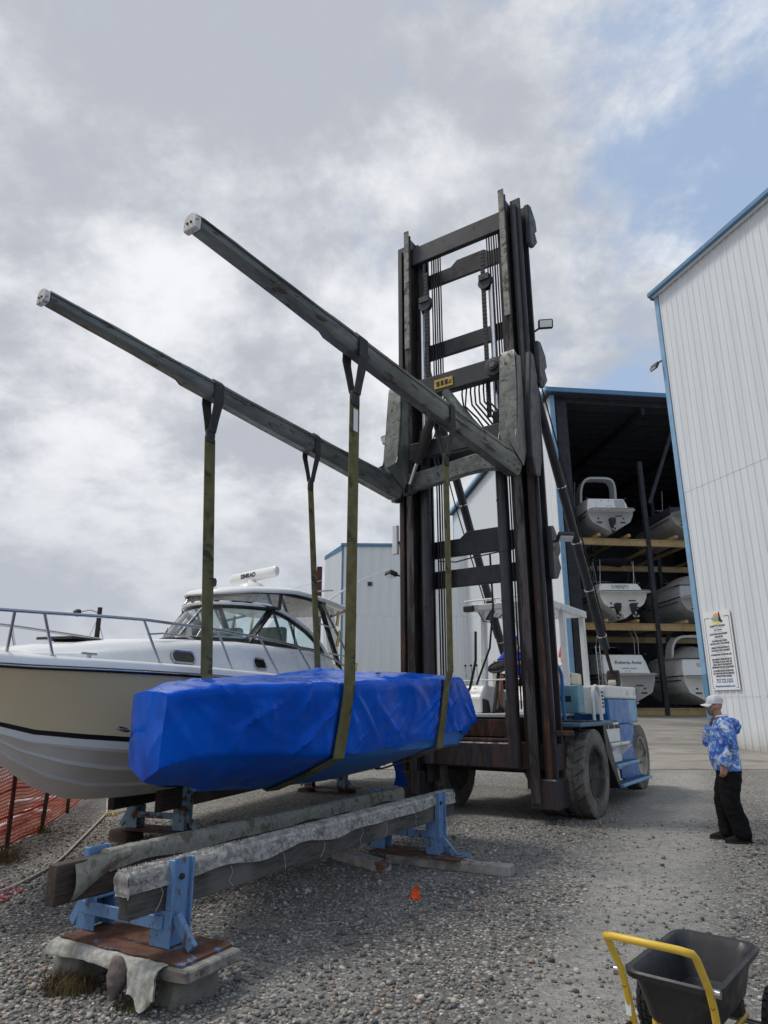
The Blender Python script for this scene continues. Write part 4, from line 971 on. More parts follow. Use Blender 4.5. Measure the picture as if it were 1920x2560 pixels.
def blue_boat():
    t = thing('wrapped_boat', 'small boat wrapped in bright blue plastic hanging in the slings', 'boat', TR_O, TR_A)
    ny, nh = 260, 56
    folds = []
    rng = random.Random(11)
    for y0 in (-4.89, -2.9):                     # creases fan out from where the slings bite
        for k in range(9): folds.append((y0 + rng.choice((-1, 1)) * .06, rng.uniform(1.55, 1.88), rng.uniform(-1, 1) * 1.6, rng.uniform(.4, .75), rng.uniform(.018, .042)))
    for k in range(20): folds.append((rng.uniform(-6.5, -2.1), rng.uniform(1.4, 1.92), rng.uniform(-1.8, 1.8), rng.uniform(.2, .6), rng.uniform(.012, .032)))
    rings = []
    for i in range(ny + 1):
        y = lerp(-6.62, -1.86, i / ny); c, half = blue_section(y)
        hem = interp(y, [(-6.62, .02), (-5.4, .05), (-4.7, .355), (-2.9, .375), (-2.3, .40), (-1.86, .36)])
        pl = samp(half, nh + 8); k0 = hem * (len(pl) - 1)
        ring = []
        for sgn in (1, -1):
            pts = []
            for j in range(nh + 1):
                f = lerp(k0, len(pl) - 1, j / nh); a = int(min(f, len(pl) - 2)); x, z = lerp(pl[a][0], pl[a + 1][0], f - a), lerp(pl[a][1], pl[a + 1][1], f - a)
                d = .008 * noise.noise(Vector((y * 1.1, z * 1.6, sgn * 3))) + .002 * noise.noise(Vector((y * 4.5, x * 3, z * 4 + sgn)))
                d += .014 * (1 - min(1, 7 * abs(noise.noise(Vector((y * 1.1 + z * 1.6, z * .8 - y * .5, 7 + sgn))))))
                side = 1 if z < interp(y, BT) - .03 else .45
                for (fy, fz, sl, ln_, am) in folds:
                    u = (y - fy); v = (fz - z)
                    if 0 < v < ln_:
                        q = (u - sl * v) / (.05 + .16 * v)
                        d += am * (1 + 5 * q * q) ** -1.4 * min(1, 4 * v / ln_, 1.6 * (1 - v / ln_)) * side * 1.1
                # sling bites in
                for y0, wd in ((-4.89, .13), (-2.9, .12)): g_ = math.exp(-((y - y0) / wd) ** 4); d = d * (1 - g_) - .022 * g_ * side
                # slack film puckers at the bow
                if y < -5.8: d += .018 * (-5.8 - y) * (1 - min(1, 5 * abs(noise.noise(Vector((y * 2.2, z * 3.0 + y, 2.5 * sgn))))))
                hemw = .012 * math.sin(y * 9 + sgn) * max(0, 1 - j / 5) 
                nx = 1 if z < interp(y, BT) - .02 else .25
                xx = c + sgn * (x + d * nx * (1 if x > .05 else 0)); sk = max(0, min(1, (-5.6 - y) / 1.0)); pts.append(Vector((xx, y - .28 * (xx - .53) * sk, z + hemw + d * (1.2 - nx))))
            ring += pts if sgn > 0 else pts[::-1][1:]
        rings.append(ring)
    b = MB().loft(rings, False, False, closed=False)
    # bow and stern closures
    n = len(rings[0]); 
    for r0, dy, idx in ((rings[0], -.010, 0), (rings[-1], .04, ny)):
        cc = sum((Vector(p) for p in r0), Vector()) / n; cc.y += dy
        mid = [Vector(p).lerp(cc, .35) + Vector((0, dy * .8, 0)) for p in r0]
        b.loft([r0, mid], False, False); s = len(b.v); b.add([cc] , []); base = s - n
        b.f += [(base + j, base + (j + 1) % n, s) for j in range(n)]
    b.build('plastic_wrap', M['blue_film'], t, smooth=40)
    rings = []
    for i in range(41):
        y = lerp(-6.0, -1.92, i / 40); c, half = blue_section(y, .03)
        hs = samp(half[:5], 12); rings.append([(c + x, y, z) for x, z in hs] + [(c - x, y, z) for x, z in hs[::-1][:-1]])
    h = MB().loft(rings).build('hull', M['blue_hull'], t, smooth=40)
    # loose flap of film under the stern, tow eye at the bow, strip of tape
    fl = [[(x + .02 * math.sin(z * 14 + x * 9), -1.95 + .10 * math.sin(x * 7 + z * 5) + (.95 - z) * .1, z) for x in [-.30 + .28 * q / 6 for q in range(7)]] for z in [1.10 - .50 * r / 8 for r in range(9)]]
    MB().loft(fl, False, False, closed=False).build('loose_flap', M['blue_film'], t, smooth=60)
    MB().lathe([(.045 + .010 * math.cos(R(a)), .010 * math.sin(R(a))) for a in range(0, 361, 60)], 16, (.22, -6.60, 1.47), (.3, .1, 1)).build('tow_eye', M['hose_black'], t, smooth=60)
    tp = []
    rr = random.Random(4)
    for k in range(6): 
        MB().box((.9 + .01 * k, -3.98 + .012 * k, 1.99 - .03 * k), (.05, .05, .012), Matrix.Rotation(rr.uniform(0, 3), 3, 'Z')).build('green_scrap', M['weed_green'], t)
blue_boat()
F1 = (5.11 + .11 * .62, 5.11 + .11 * .62 + .29); F2 = (5.11 + .27 * .62, 5.11 + .27 * .62 + .29)
def near_drop(y):
    c, hf = blue_section(y); o = [(1.20, 2.05)]
    for (x, z) in (hf[4], hf[3], hf[2], hf[1], hf[0]): o.append((c + x + .022, z - .015))
    return o + [(c - hf[1][0], hf[1][1] - .02)]
def far_drop(y):
    c, hf = blue_section(y); o = [(-.78, 1.98)]
    for (x, z) in (hf[5], hf[3], hf[2], hf[1]): o.append((c - x - .022, z - .015))
    return o
strap_ring(-4.89, 1.215, (5.26, 5.47), .19, near_drop(-4.89), 'wide olive sling from the right fork round the blue boat, with white tag', .165)
strap_ring(-2.90, 1.215, (5.195, 5.45), .215, near_drop(-2.90), 'olive sling from the right fork nearest the mast', .135)
strap_ring(-4.89, -1.02, (5.35, 5.56), .19, far_drop(-4.89), 'olive sling on the left fork farther from the mast, left of the hardtop', .165)
strap_ring(-2.95, -1.02, (5.245, 5.505), .215, far_drop(-2.95), 'narrow olive sling on the left fork nearer the mast', .12)

# ================================================================== the cream cruiser on its stand
KZ = [(-.80, 1.98), (-.5, 1.76), (-.2, 1.52), (0, 1.36), (.35, 1.10), (.75, .87), (1.24, .70), (1.75, .64), (2.26, .607), (3.05, .58), (10.5, .56)]
SB = [(-.80, .05), (-.6, .20), (-.4, .34), (0, .60), (.5, .86), (1, 1.04), (1.8, 1.23), (3, 1.40), (5, 1.50), (8, 1.5), (10.5, 1.42)]
SZ = [(-.80, 2.02), (0, 1.99), (1.8, 1.975), (4, 1.94), (8, 1.86), (10.5, 1.82)]
CB = [(-.80, .01), (-.4, .05), (0, .17), (.35, .33), (.75, .55), (1.24, .77), (1.8, .94), (3, 1.13), (5, 1.26), (10.5, 1.24)]
CZ = [(-.80, 1.99), (-.5, 1.80), (-.2, 1.58), (0, 1.44), (.35, 1.33), (.75, 1.27), (1.24, 1.215), (1.8, 1.165), (3, 1.09), (5, 1.02), (10.5, .96)]
TZ = [(-.80, 2.13), (0, 2.13), (.5, 2.18), (1, 2.26), (1.6, 2.34), (2.2, 2.40), (3.3, 2.475), (4.8, 2.495), (5.5, 2.495), (5.9, 2.40), (6.6, 2.22), (7.4, 2.0), (10.5, 1.95)]
MZ = [(-.80, 2.14), (0, 2.19), (.5, 2.26), (1, 2.34), (1.6, 2.415), (2.2, 2.46), (2.9, 2.50), (3.3, 2.50), (4.8, 2.495), (5.2, 2.2), (5.5, 1.3), (10.5, 1.2)]
def cruiser():
    t = thing('cabin_cruiser', 'large white and cream cabin cruiser with hardtop on a stand', 'boat', (-3.8, 6.55, 0), math.atan2(-.317, .948))
    P = lambda b, n, m, **k: b.build(n, M[m], t, **k)
    us = [-.80, -.7, -.6, -.5, -.4, -.3, -.2, -.1, 0, .15, .35, .55, .75, 1, 1.24, 1.5, 1.8, 2.2, 2.6, 3.05, 3.6, 4.2, 5, 6, 7, 8, 9, 10, 10.5]
    def bottom(u):
        k, c, zc = interp(u, KZ), interp(u, CB), interp(u, CZ); pts = []
        for f, d in ((0, 0), (.30, 0), (.33, .022), (.345, .024), (.375, .0), (.62, 0), (.65, .022), (.665, .024), (.70, 0), (.93, 0), (.955, .016), (1, .010)):
            e = min(1, max(0, (u + .3) / 1.2)); bl = f ** (1.0 + .25 * (1 - min(1, max(0, u / 3))))
            pts.append((f * c + d * e * .8, lerp(k, zc, bl) - d * e * .8))
        return pts
    def top(u, v):
        c, zc, b, zs = interp(u, CB), interp(u, CZ), interp(u, SB), interp(u, SZ)
        flare = 1.0 + .55 * max(0, 1 - max(0, u) / 3.2); x = c + .009 + (b - c - .009) * v ** flare
        return (x, lerp(zc - .009, zs, v))
    def strip(f): return [[(x, u, z) for x, z in f(u)[::-1]] + [(-x, u, z) for x, z in f(u)[1 if f(u)[0][0] == 0 else 0:]] for u in us]
    b = MB(); b.loft(strip(bottom), False, False, closed=False)
    P(b, 'hull_bottom', 'bottom_paint', smooth=38)
    def band(v0, v1, n, name, m, off=0.0):
        for s in (1, -1):
            rg = [[(s * (top(u, lerp(v0, v1, i / n))[0] + off), u, top(u, lerp(v0, v1, i / n))[1]) for i in range(n + 1)] for u in us]
            P(MB().loft(rg, False, False, closed=False), name, m, smooth=50)
    band(0, .10, 2, 'chine_band', 'bottom_paint'); band(.10, .165, 2, 'boot_stripe', 'gel_black', .002); band(.165, 1, 10, 'topside', 'gel_cream')
    # transom
    u = 10.5; pr = [(x, z) for x, z in bottom(u)] + [top(u, v) for v in (0, .5, 1)]
    P(MB().prism([(x, u, z) for x, z in pr] + [(-x, u, z) for x, z in pr[::-1][:-1]], (0, .06, 0)), 'transom', 'gel_white')
    for s in (1, -1):
        rr = [(s * (interp(u, SB) + .012), u, interp(u, SZ) + .005) for u in us]
        P(MB().tube(rr, .024, 8), 'rub_rail', 'gel_black', smooth=60)
        P(MB().tube([(x + s * .020, y, z + .002) for x, y, z in rr], .009, 6), 'rail_insert', 'stainless', smooth=60)
    # deck, cabin trunk and coaming as one moulding
    du = [-.80, -.6, -.4, -.2, 0, .25, .5, .75, 1, 1.3, 1.6, 1.9, 2.2, 2.6, 3.0, 3.6, 4.2, 4.8, 5.2, 5.45, 5.5, 5.7, 6.0, 6.6, 7.2, 8, 9, 10, 10.5]
    rings = []
    for u in du:
        b_, zs, zt, zm = interp(u, SB), interp(u, SZ), interp(u, TZ), interp(u, MZ); q = min(1, b_ / .5)
        s0 = max(b_ - .30, b_ * .62); s0 = s0 if u > .2 else b_ * .8; s1 = s0 - .10 * q * min(1, max(0, (zt - zs - .12) * 5)); lip = .015 * q
        half = [(b_, zs + .02), (b_ - lip, zs + .085), (b_ - .05 * q, zs + .115), (s0 + .03 * q, zs + .125), (s0, zs + .135), (lerp(s0, s1, .5), lerp(zs + .135, zt, .55)), (s1, max(zs + .14, zt - .03)), (s1 - .05 * q, max(zs + .145, zt)), (s1 - .09 * q, lerp(zt, zm, .4) if u < 5 else max(zs + .10, zt - .02)), (s1 * .6 if u < 5 else s1 - .10, lerp(zt, zm, .8) if u < 5 else zm), (0, zm)]
        rings.append([(x, u, z) for x, z in half] + [(-x, u, z) for x, z in half[::-1][1:]])
    P(MB().loft(rings, False, True, closed=False), 'deck', 'gel_white', smooth=42)
    # portlights
    def side_x(u):                               # trunk side at mid height
        b_ = interp(u, SB); s0 = max(b_ - .30, b_ * .62); return s0 - .045
    for u0, z0, w in ((1.86, 2.195, .20), (3.36, 2.20, .17)):
        o = []
        x = side_x(u0); dx = (side_x(u0 + .1) - side_x(u0 - .1)) / .2
        m = basis((x + .012, u0, z0), (dx, 1, -.0), (-.30, 0, 1)); m2 = m
        def oval(w_, h_, z): return [m @ Vector((sx * (w_ - h_) + h_ * math.cos(R(a)), h_ * math.sin(R(a)), z)) for sx, a0 in ((1, -90), (-1, 90)) for a in range(a0, a0 + 181, 20)]
        f = MB().loft([oval(w, .088, -.03), oval(w, .088, .014), oval(w - .012, .076, .026), oval(w - .03, .060, .018), oval(w - .03, .06, -.03)]).build('portlight', M['stainless'], t, smooth=35)
        MB().loft([oval(w - .028, .062, -.01), oval(w - .028, .062, .016)]).build('pane', M['lens'], f)
    # wrap-round windscreen
    zb, zt_ = 2.515, 3.085
    wb = lambda x: Vector((x, 2.95 + 1.2 * x * x, zb)); wt = lambda x: Vector((x, 3.60 + 1.1 * x * x, zt_))
    sb = lambda u: Vector((interp(u, [(3.6, .74), (3.9, .88), (4.4, .93), (5.8, .95)]), u, interp(u, [(3.6, zb), (5.5, 2.515), (5.8, 2.50)])))
    stp = [(4.25, .77, 3.05), (4.45, .82, 3.015), (4.65, .85, 2.97), (4.95, .86, 2.905), (5.26, .87, 2.83), (5.46, .89, 2.75), (5.64, .91, 2.665), (5.76, .93, 2.58), (5.80, .95, 2.51)]
    sT = lambda u: Vector((interp(u, [(q[0], q[1]) for q in stp]), u, interp(u, [(q[0], q[2]) for q in stp])))
    vl = lambda x: Vector((x, 3.56 + 1.02 * x * x, 3.135 - .05 * max(0, abs(x) - .65) / .2)); vu = lambda x: Vector((x * .98, 3.74 + .85 * x * x, 3.275 + .08 * abs(x)))
    for s in (1, -1):
        k = lambda p: Vector((p.x * s, p.y, p.z))
        xs_ = [0, .12, .24, .36, .48, .60, .68, .735]
        P(MB().loft([[k(wb(x)), k(wt(x * 1.04))] for x in xs_], False, False, closed=False), 'windscreen_pane', 'glass', smooth=60)
        us_ = [0, .25, .5, .75, 1]
        P(MB().loft([[k(sb(lerp(3.74, 5.72, q))), k(sT(lerp(4.38, 5.76, q)))] for q in us_], False, False, closed=False), 'quarter_pane', 'glass', smooth=60)
        P(MB().tube([k(wb(x) + V(0, .0, .022)) for x in xs_] + [k(sb(u) + V(.0, 0, .022)) for u in (3.8, 4.1, 4.6, 5.2, 5.6, 5.8)], .034, 8), 'window_sill', 'gel_black', smooth=60)
        P(MB().tube([k(wt(x) + V(0, .0, -.01)) for x in xs_] + [k(Vector((q[1], q[0], q[2]))) for q in stp], .034, 8), 'window_surround', 'gel_black', smooth=60)
        P(MB().tube([k(wt(x) + V(x * .03, -.03, .038)) for x in xs_] + [k(Vector((q[1] + .02, q[0] + .02, q[2] + .045))) for q in stp[:-1]] + [k(V(.99, 6.0, 2.42)), k(V(1.02, 6.25, 2.26))], .034, 8), 'window_frame', 'gel_white', smooth=60)
        P(MB().beam(k(wb(.735)), k(wt(.77)), .035, .12, (1, 0, 0)), 'pillar', 'gel_black')
        P(MB().tube([k(wb(.27) + V(0, -.02, 0)), k(wb(.29) + V(0, .10, .20))], .014, 8), 'wiper_post', 'stainless', smooth=60)
        P(MB().tube([k(sb(4.75) + V(0, 0, .03)), k(sT(4.85))], .010, 6), 'pane_bar', 'gel_black')
        if s > 0: P(MB().tube([wb(0) + V(0, -.015, 0), wt(0) + V(0, -.015, 0)], .017, 8), 'mullion', 'stainless', smooth=60)
        # clear vinyl visor between screen and hardtop
        vx = [0, .2, .4, .55, .7, .86]
        P(MB().loft([[k(vl(x)), k(vu(x))] for x in vx], False, False, closed=False), 'visor', 'clear_vinyl', smooth=60)
        P(MB().tube([k(vl(x)) for x in vx], .024, 6), 'visor_edge', 'canvas_dark', smooth=60); P(MB().tube([k(vu(x)) for x in vx] + [k(V(1.0, 5.0, 3.335)), k(V(1.02, 5.7, 3.335))], .026, 6), 'visor_edge', 'canvas_dark', smooth=60)
        P(MB().tube([k(vl(.86)), k(vu(.87))], .030, 6), 'visor_edge', 'canvas_dark'); P(MB().tube([k(vl(.6)), k(vu(.66))], .012, 6), 'visor_bar', 'stainless')
        sc = [vu(.88) + V(0, .05, 0), V(1.02, 5.62, 3.33), V(.96, 5.62, 2.80), V(.89, 5.05, 2.95), V(.87, 4.52, 3.06)]
        P(MB().add([k(p) for p in sc], [(0, 1, 2, 3, 4)]), 'side_curtain', 'clear_vinyl')
        P(MB().add([k(p) for p in (V(1.0, 5.68, 3.33), V(1.0, 6.15, 3.33), V(1.02, 6.45, 2.30), V(.99, 5.95, 2.50))], [(0, 1, 2, 3)]), 'aft_curtain', 'clear_vinyl')
        P(MB().beam(k(V(.98, 5.58, 3.33)), k(V(1.0, 6.50, 2.26)), .03, .085, (1, 0, 0)), 'curtain_edge', 'canvas_dark')
        # hardtop legs: raked polished tubes
        for a, b_ in ((V(1.05, 5.50, 3.34), V(1.18, 7.2, 2.02)), (V(.80, 4.45, 3.36), V(.84, 5.1, 2.5)), (V(.62, 4.35, 3.36), V(.70, 4.9, 2.5)), (V(1.05, 6.7, 3.36), V(1.06, 5.9, 3.16))): P(MB().tube([k(a), k(b_)], .024, 8), 'hardtop_leg', 'stainless', smooth=60)
        P(MB().tube([k(V(1.09, 5.98, 2.95)), k(V(1.05, 5.4, 2.98))], .014, 6), 'leg_tie', 'stainless', smooth=60); P(MB().tube([k(V(1.14, 6.6, 2.50)), k(V(1.05, 5.9, 2.52))], .014, 6), 'leg_tie', 'stainless', smooth=60)
        for p, d in ((V(1.10, 6.95, 3.20), V(.0, .22, .9)), (V(1.06, 6.2, 3.14), V(0, .2, .9)), (V(1.12, 6.10, 2.78), V(.05, .3, .9)), (V(1.18, 6.78, 2.26), V(.05, .3, .9))):
            P(MB().tube([k(p - d * .14), k(p + d * .16)], .028, 10), 'rod_holder', 'gold_metal', smooth=50)
    # hardtop, rounded at the nose
    ol = [(x, 3.66 + .85 * x * x) for x in (0, .15, .3, .45, .6, .75, .88, .98)] + [(1.05, 4.62), (1.09, 5.0), (1.12, 5.7), (1.12, 6.5), (1.06, 6.85), (.92, 7.0), (.5, 7.05), (0, 7.06)]
    ol = ol + [(-x, u) for x, u in ol[::-1][1:-1]]
    rz = lambda u: interp(u, [(3.66, 3.27), (4.0, 3.33), (4.5, 3.365), (6, 3.375), (7.06, 3.34)])
    rings = []
    for sc, dz in ((.15, .05), (.80, .03), (.93, -.015), (.985, -.02), (1.0, .005), (.995, .035), (.96, .060), (.85, .095), (.62, .130), (.3, .148)):
        rings.append([(x * sc, 5.3 + (u - 5.3) * sc, rz(5.3 + (u - 5.3) * max(sc, .8)) + dz) for x, u in ol])
    P(MB().loft(rings), 'hardtop', 'gel_white', smooth=50)
    # radar, aerials, horn
    rd = P(MB().lathe([(.02, 0), (.23, 0), (.235, .05), (.19, .11), (.08, .15), (.06, .19), (.02, .19)], 24, (0, 4.95, 3.505)), 'radar', 'gel_white', smooth=40)
    rr = []
    ax = Vector((.95, -.32, .03)).normalized(); up = Vector((0, 0, 1)); sd = ax.cross(up).normalized(); oc = Vector((.03, 4.95, 3.77))
    for l, sc in ((-.56, .75), (-.54, .95), (-.50, 1), (.50, 1), (.54, .95), (.56, .75)):
        rr.append([oc + ax * l + sd * (.062 * sc * math.cos(R(a))) + up * (.095 * sc * math.sin(R(a))) for a in range(0, 360, 24)])
    ant = MB().loft(rr).build('scanner_bar', M['gel_white'], rd, smooth=50)
    text('SIMRAD', .105, M['ink_navy'], rd, basis(oc + sd * .064 - ax * .08, ax, up), bold=.004)
    P(MB().tube([(-.1, 5.6, 3.5), (.35, 7.1, 4.05)], [.009, .004], 6), 'aerial', 'gel_white'); P(MB().tube([(.75, 6.2, 3.42), (.9, 7.4, 4.0), (1.1, 9.2, 4.65)], [.018, .014, .008], 6), 'outrigger', 'gel_white')
    P(MB().tube([(.72, 5.9, 3.42), (.72, 5.95, 3.62), (.78, 6.6, 3.74)], .016, 6), 'outrigger_base', 'stainless')
    P(MB().lathe([(.01, 0), (.045, .02), (.05, .10), (.03, .14), (.01, .14)], 12, (-.2, 4.1, 3.45)), 'spot_lamp', 'lamp_body', smooth=50)
    # helm, seats and dash seen through the glazing
    P(MB().prism([(-.72, 3.75, 2.42), (.0, 3.35, 2.42), (.72, 3.75, 2.42), (.72, 4.0, 2.42), (-.72, 4.0, 2.42)], (0, 0, .20)), 'dash', 'gel_white', bevel=.04)
    P(MB().box((-.35, 4.9, 2.62), (.5, .14, .55)), 'helm_seat', 'lining', bevel=.05, seg=2); P(MB().box((.40, 5.0, 2.62), (.5, .14, .55)), 'helm_seat', 'lining', bevel=.05, seg=2)
    P(MB().lathe([(.18 + .013 * math.cos(R(a)), .013 * math.sin(R(a))) for a in range(0, 361, 60)], 20, (-.35, 4.12, 2.74), (0, .8, .5)), 'helm_wheel', 'seat_black', smooth=60)
    # bow rail
    for s in (1, -1):
        rb = lambda u: max(.0, interp(u, SB) - .10 - .03)
        tops = [(-1.25, 0, 2.47), (-1.2, .18, 2.47), (-.9, .36, 2.47), (-.4, .50, 2.48), (.05, .62, 2.50), (.6, .80, 2.525), (1.1, .92, 2.545), (2.3, 1.08, 2.555), (3.3, 1.16, 2.54), (4.2, 1.20, 2.515), (5.1, 1.20, 2.46), (5.7, 1.21, 2.40), (6.4, 1.23, 2.28), (6.9, 1.24, 2.08)]
        P(MB().tube([(s * x, u, z) for u, x, z in tops], .0175, 8), 'bow_rail', 'stainless', smooth=60)
        for u, du_ in ((-.25, .12), (.02, .20), (1.08, .24), (2.28, .20), (3.22, .32), (4.3, .35)):
            a = (s * interp(u, [(q[0], q[1]) for q in tops]), u, interp(u, [(q[0], q[2]) for q in tops])); ub = u + du_
            P(MB().tube([a, (s * max(.1, rb(ub)), ub, interp(ub, SZ) + .118)], .014, 8), 'stanchion', 'stainless', smooth=60)
            P(MB().lathe([(.01, 0), (.035, 0), (.03, .012), (.01, .014)], 12, (s * max(.1, rb(ub)), ub, interp(ub, SZ) + .115)), 'stanchion_foot', 'stainless')
        P(MB().tube([(s * x, u, z) for u, x, z in ((1.55, .62, 2.445), (1.75, .68, 2.47), (2.15, .74, 2.47), (2.25, .76, 2.44))], .012, 6), 'grab_handle', 'stainless', smooth=60)
    for nm, p, q in (('badge', (5.9, 2.37), .05), ('badge', (5.05, 2.41), .03), ('badge', (7.1, 2.02), .03)):
        x = side_x(p[0]) - .01
        P(MB().lathe([(.002, 0), (q, 0), (q * .9, .008), (.002, .01)], 16, (x + .03, p[0], p[1]), (1, -.02, .2)), nm, 'gel_black' if q > .04 else 'stainless')
    # anchor hatch, cleats, outboards at the stern
    P(MB().box((.0, 1.05, 2.355), (.5, .5, .03)), 'deck_hatch', 'lens', bevel=.01)
    for u in (.55, 8.6): P(MB().tube([(interp(u, SB) - .16, u - .1, interp(u, SZ) + .165), (interp(u, SB) - .16, u + .1, interp(u, SZ) + .165)], .014, 6).cyl((interp(u, SB) - .16, u, interp(u, SZ) + .11), (interp(u, SB) - .16, u, interp(u, SZ) + .16), .02, n=8), 'cleat', 'stainless', smooth=60)
    for x in (-.38, .38):
        ob = P(MB().loft([[(x + a * w, 10.95 + b_ * d, z) for a, b_ in ((-1, -1), (1, -1), (1, 1), (-1, 1))] for z, w, d in ((1.55, .16, .24), (1.75, .23, .32), (2.15, .22, .32), (2.3, .12, .2))]), 'outboard', 'gel_white', bevel=.05, seg=2)
        MB().loft([[(x + a * w, 10.9 + b_ * d, z) for a, b_ in ((-1, -1), (1, -1), (1, 1), (-1, 1))] for z, w, d in ((.55, .03, .10), (.80, .05, .16), (1.5, .09, .18))]).build('leg', M['gel_white'], ob, bevel=.02)
        MB().lathe([(.01, -.2), (.06, -.12), (.075, .1), (.05, .3), (.01, .34)], 14, (x, 10.95, .60), (0, 1, 0)).build('gearcase', M['drive_black'], ob, smooth=50)
        MB().prism([(x - .008, 10.8, .55), (x - .008, 11.0, .55), (x - .008, 10.98, .34), (x - .008, 10.85, .30)], (.016, 0, 0)).build('skeg', M['drive_black'], ob)
cruiser()

# ================================================================== boats in the racks
def rack_boat(name, label, cat, x, z, style):
    t = thing(name, label, cat, HM @ Vector((x, .15, z)), HALL.rotation_euler.z + R(style.get('yaw', 0)), 'boats stored stern out in the rack')
    P = lambda b, n, m, **k: b.build(n, M[m], t, **k)
    W, L, top = style.get('w', 1.38), style.get('l', 8.2), style.get('top', 2.15); hm = style.get('hull', 'gel_white'); ch = style.get('ch', .62)
    pf = style.get('plat', 1.30)
    st = [(0, 1, 1, 0), (.3, 1, 1, 0), (2.5, 1.02, 1.02, 0), (5, .92, .90, .03), (6.6, .66, .60, .18), (7.6, .36, .28, .45), (8.2, .04, .02, 1.0)]
    rings = []
    for y, b_, c, k in st:
        yy = y * L / 8.2; half = [(0, k * .9), (W * .80 * c, ch + k * .45), (W * .84 * c, ch + .05 + k * .45), (W * .97 * b_, lerp(ch, pf, .6) + k * .3), (W * b_, pf + .02 + k * .25)]
        rings.append([(q, yy, zz_) for q, zz_ in half] + [(-q, yy, zz_) for q, zz_ in half[::-1][:-1]])
    P(MB().loft(rings), 'hull', hm, smooth=35)
    P(MB().tube([(W * b_ + .012, y * L / 8.2, pf + .02 + k * .25) for y, b_, c, k in st], .035, 6), 'rub_rail', 'gel_black', smooth=60)
    P(MB().tube([(-W * b_ - .012, y * L / 8.2, pf + .02 + k * .25) for y, b_, c, k in st], .035, 6), 'rub_rail', 'gel_black', smooth=60)
    # superstructure: aft bulkhead leans forward, side decks sweep ahead
    lean = style.get('lean', .25)
    rings = []
    for y, w, zt in ((.25, .95, top), (.25 + 1.6, 1.0, top + .10), (3.4, .98, top + .22), (5, .84, top + .12), (6.6, .5, pf + .55), (7.4, .2, pf + .45)):
        rings.append([(W * w * .98, y - (0), pf + .03), (W * w * .92, y + lean * .5, lerp(pf, zt, .6)), (W * w * .84, y + lean, zt), (-W * w * .84, y + lean, zt), (-W * w * .92, y + lean * .5, lerp(pf, zt, .6)), (-W * w * .98, y, pf + .03)])
    P(MB().loft(rings), 'superstructure', style.get('sup', 'gel_white'), smooth=30, bevel=.04)
    pw = W * style.get('pw', 1.0)
    pl = [(-pw, .30), (-pw, -.35), (-pw * .86, -.62), (pw * .86, -.62), (pw, -.35), (pw, .30)]
    P(MB().prism([(a, b_, pf - .055) for a, b_ in pl], (0, 0, .10)), 'swim_platform', style.get('pm', 'gel_white'), bevel=.025, seg=2)
    P(MB().tube([(a * 1.008, b_ * 1.008 - .004, pf) for a, b_ in pl[1:-1]], .022, 6), 'platform_trim', 'gel_black', smooth=60)
    for dx in style.get('drives', (0,)):
        d = P(MB().loft([[(dx + a * w, -.18 + b_ * q, zz_) for a, b_ in ((-1, -1), (1, -1), (1, 1), (-1, 1))] for zz_, w, q in ((-.02, .04, .10), (.28, .07, .16), (.62, .14, .24), (.84, .16, .2))]), 'stern_drive', 'drive_black', bevel=.03)
        MB().lathe([(.01, -.25), (.09, -.15), (.10, .1), (.03, .25), (.01, .25)], 12, (dx, -.28, .14), (0, -1, 0)).build('gearcase', M['drive_black'], d, smooth=50)
        for a in (90, 210, 330):
            MB().box((dx + .12 * math.cos(R(a)), -.48, .14 + .12 * math.sin(R(a))), (.10, .02, .16), Matrix.Rotation(R(a - 90), 3, 'Y')).build('propeller_blade', M['stainless'], d, bevel=.01)
    P(MB().bounds(-W * .62, -W * .40, -.03, .0, .58, .66), 'trim_tab', 'drive_black'); P(MB().bounds(W * .40, W * .62, -.03, .0, .58, .66), 'trim_tab', 'drive_black')
    # fittings every stored boat shows
    P(MB().loft([[(W * .70, 2.7, top + .16), (-W * .70, 2.7, top + .16)], [(W * .56, 3.5, top + .62), (-W * .56, 3.5, top + .62)]], False, False, closed=False), 'windscreen', 'lens')
    for sx in (-1, 1):
        P(MB().tube([(sx * W * .70, 2.7, top + .16), (sx * W * .56, 3.5, top + .62), (0, 3.55, top + .64)], .02, 6), 'windscreen_frame', 'stainless', smooth=60)
        P(MB().tube([(sx * W * .86, .42, top + .03), (sx * W * .86, .70, top + .03)], .018, 6), 'cleat', 'stainless', smooth=60)
        P(MB().cyl((sx * W * .55, -.025, .86), (sx * W * .55, .02, .86), .055, n=12), 'exhaust_port', 'drive_black', smooth=40)
        P(MB().tube([(sx * (W * 1.0 + .006), .35, pf - .22), (sx * (W * 1.01 + .006), 2.5, pf - .22), (sx * (W * .93 + .004), 5, pf - .16)], .03, 6), 'side_stripe', style.get('stripe', 'ink_navy'), smooth=60)
    P(MB().tube([(-W * .30, -.60, pf + .05), (-W * .30, -.58, pf + .16), (-W * .12, -.58, pf + .16), (-W * .12, -.60, pf + .05)], .016, 6), 'boarding_rail', 'stainless', smooth=60)
    P(MB().bounds(W * .2, W * .5, -.012, .0, .98, 1.06), 'maker_plate', 'ink_navy')
    if 'panel' in style:
        P(MB().prism([(W * .36, -.0 + .262, pf + .16), (W * .78, .262, pf + .16), (W * .74, .25 + lean * .72, top - .1), (W * .36, .25 + lean * .72, top - .1)], (0, -.03, 0)), 'transom_door', 'gel_grey')
        P(MB().prism([(-W * .5, .275, pf + .25), (W * .16, .275, pf + .25), (W * .16, .25 + lean * .68, top - .16), (-W * .5, .25 + lean * .68, top - .16)], (0, -.03, 0)), 'locker_lid', 'gel_white', bevel=.01)
        for sx in (-.3, .05): P(MB().cyl((W * sx, .30, top - .2), (W * sx, .26, top - .2), .025, n=8), 'latch', 'drive_black')
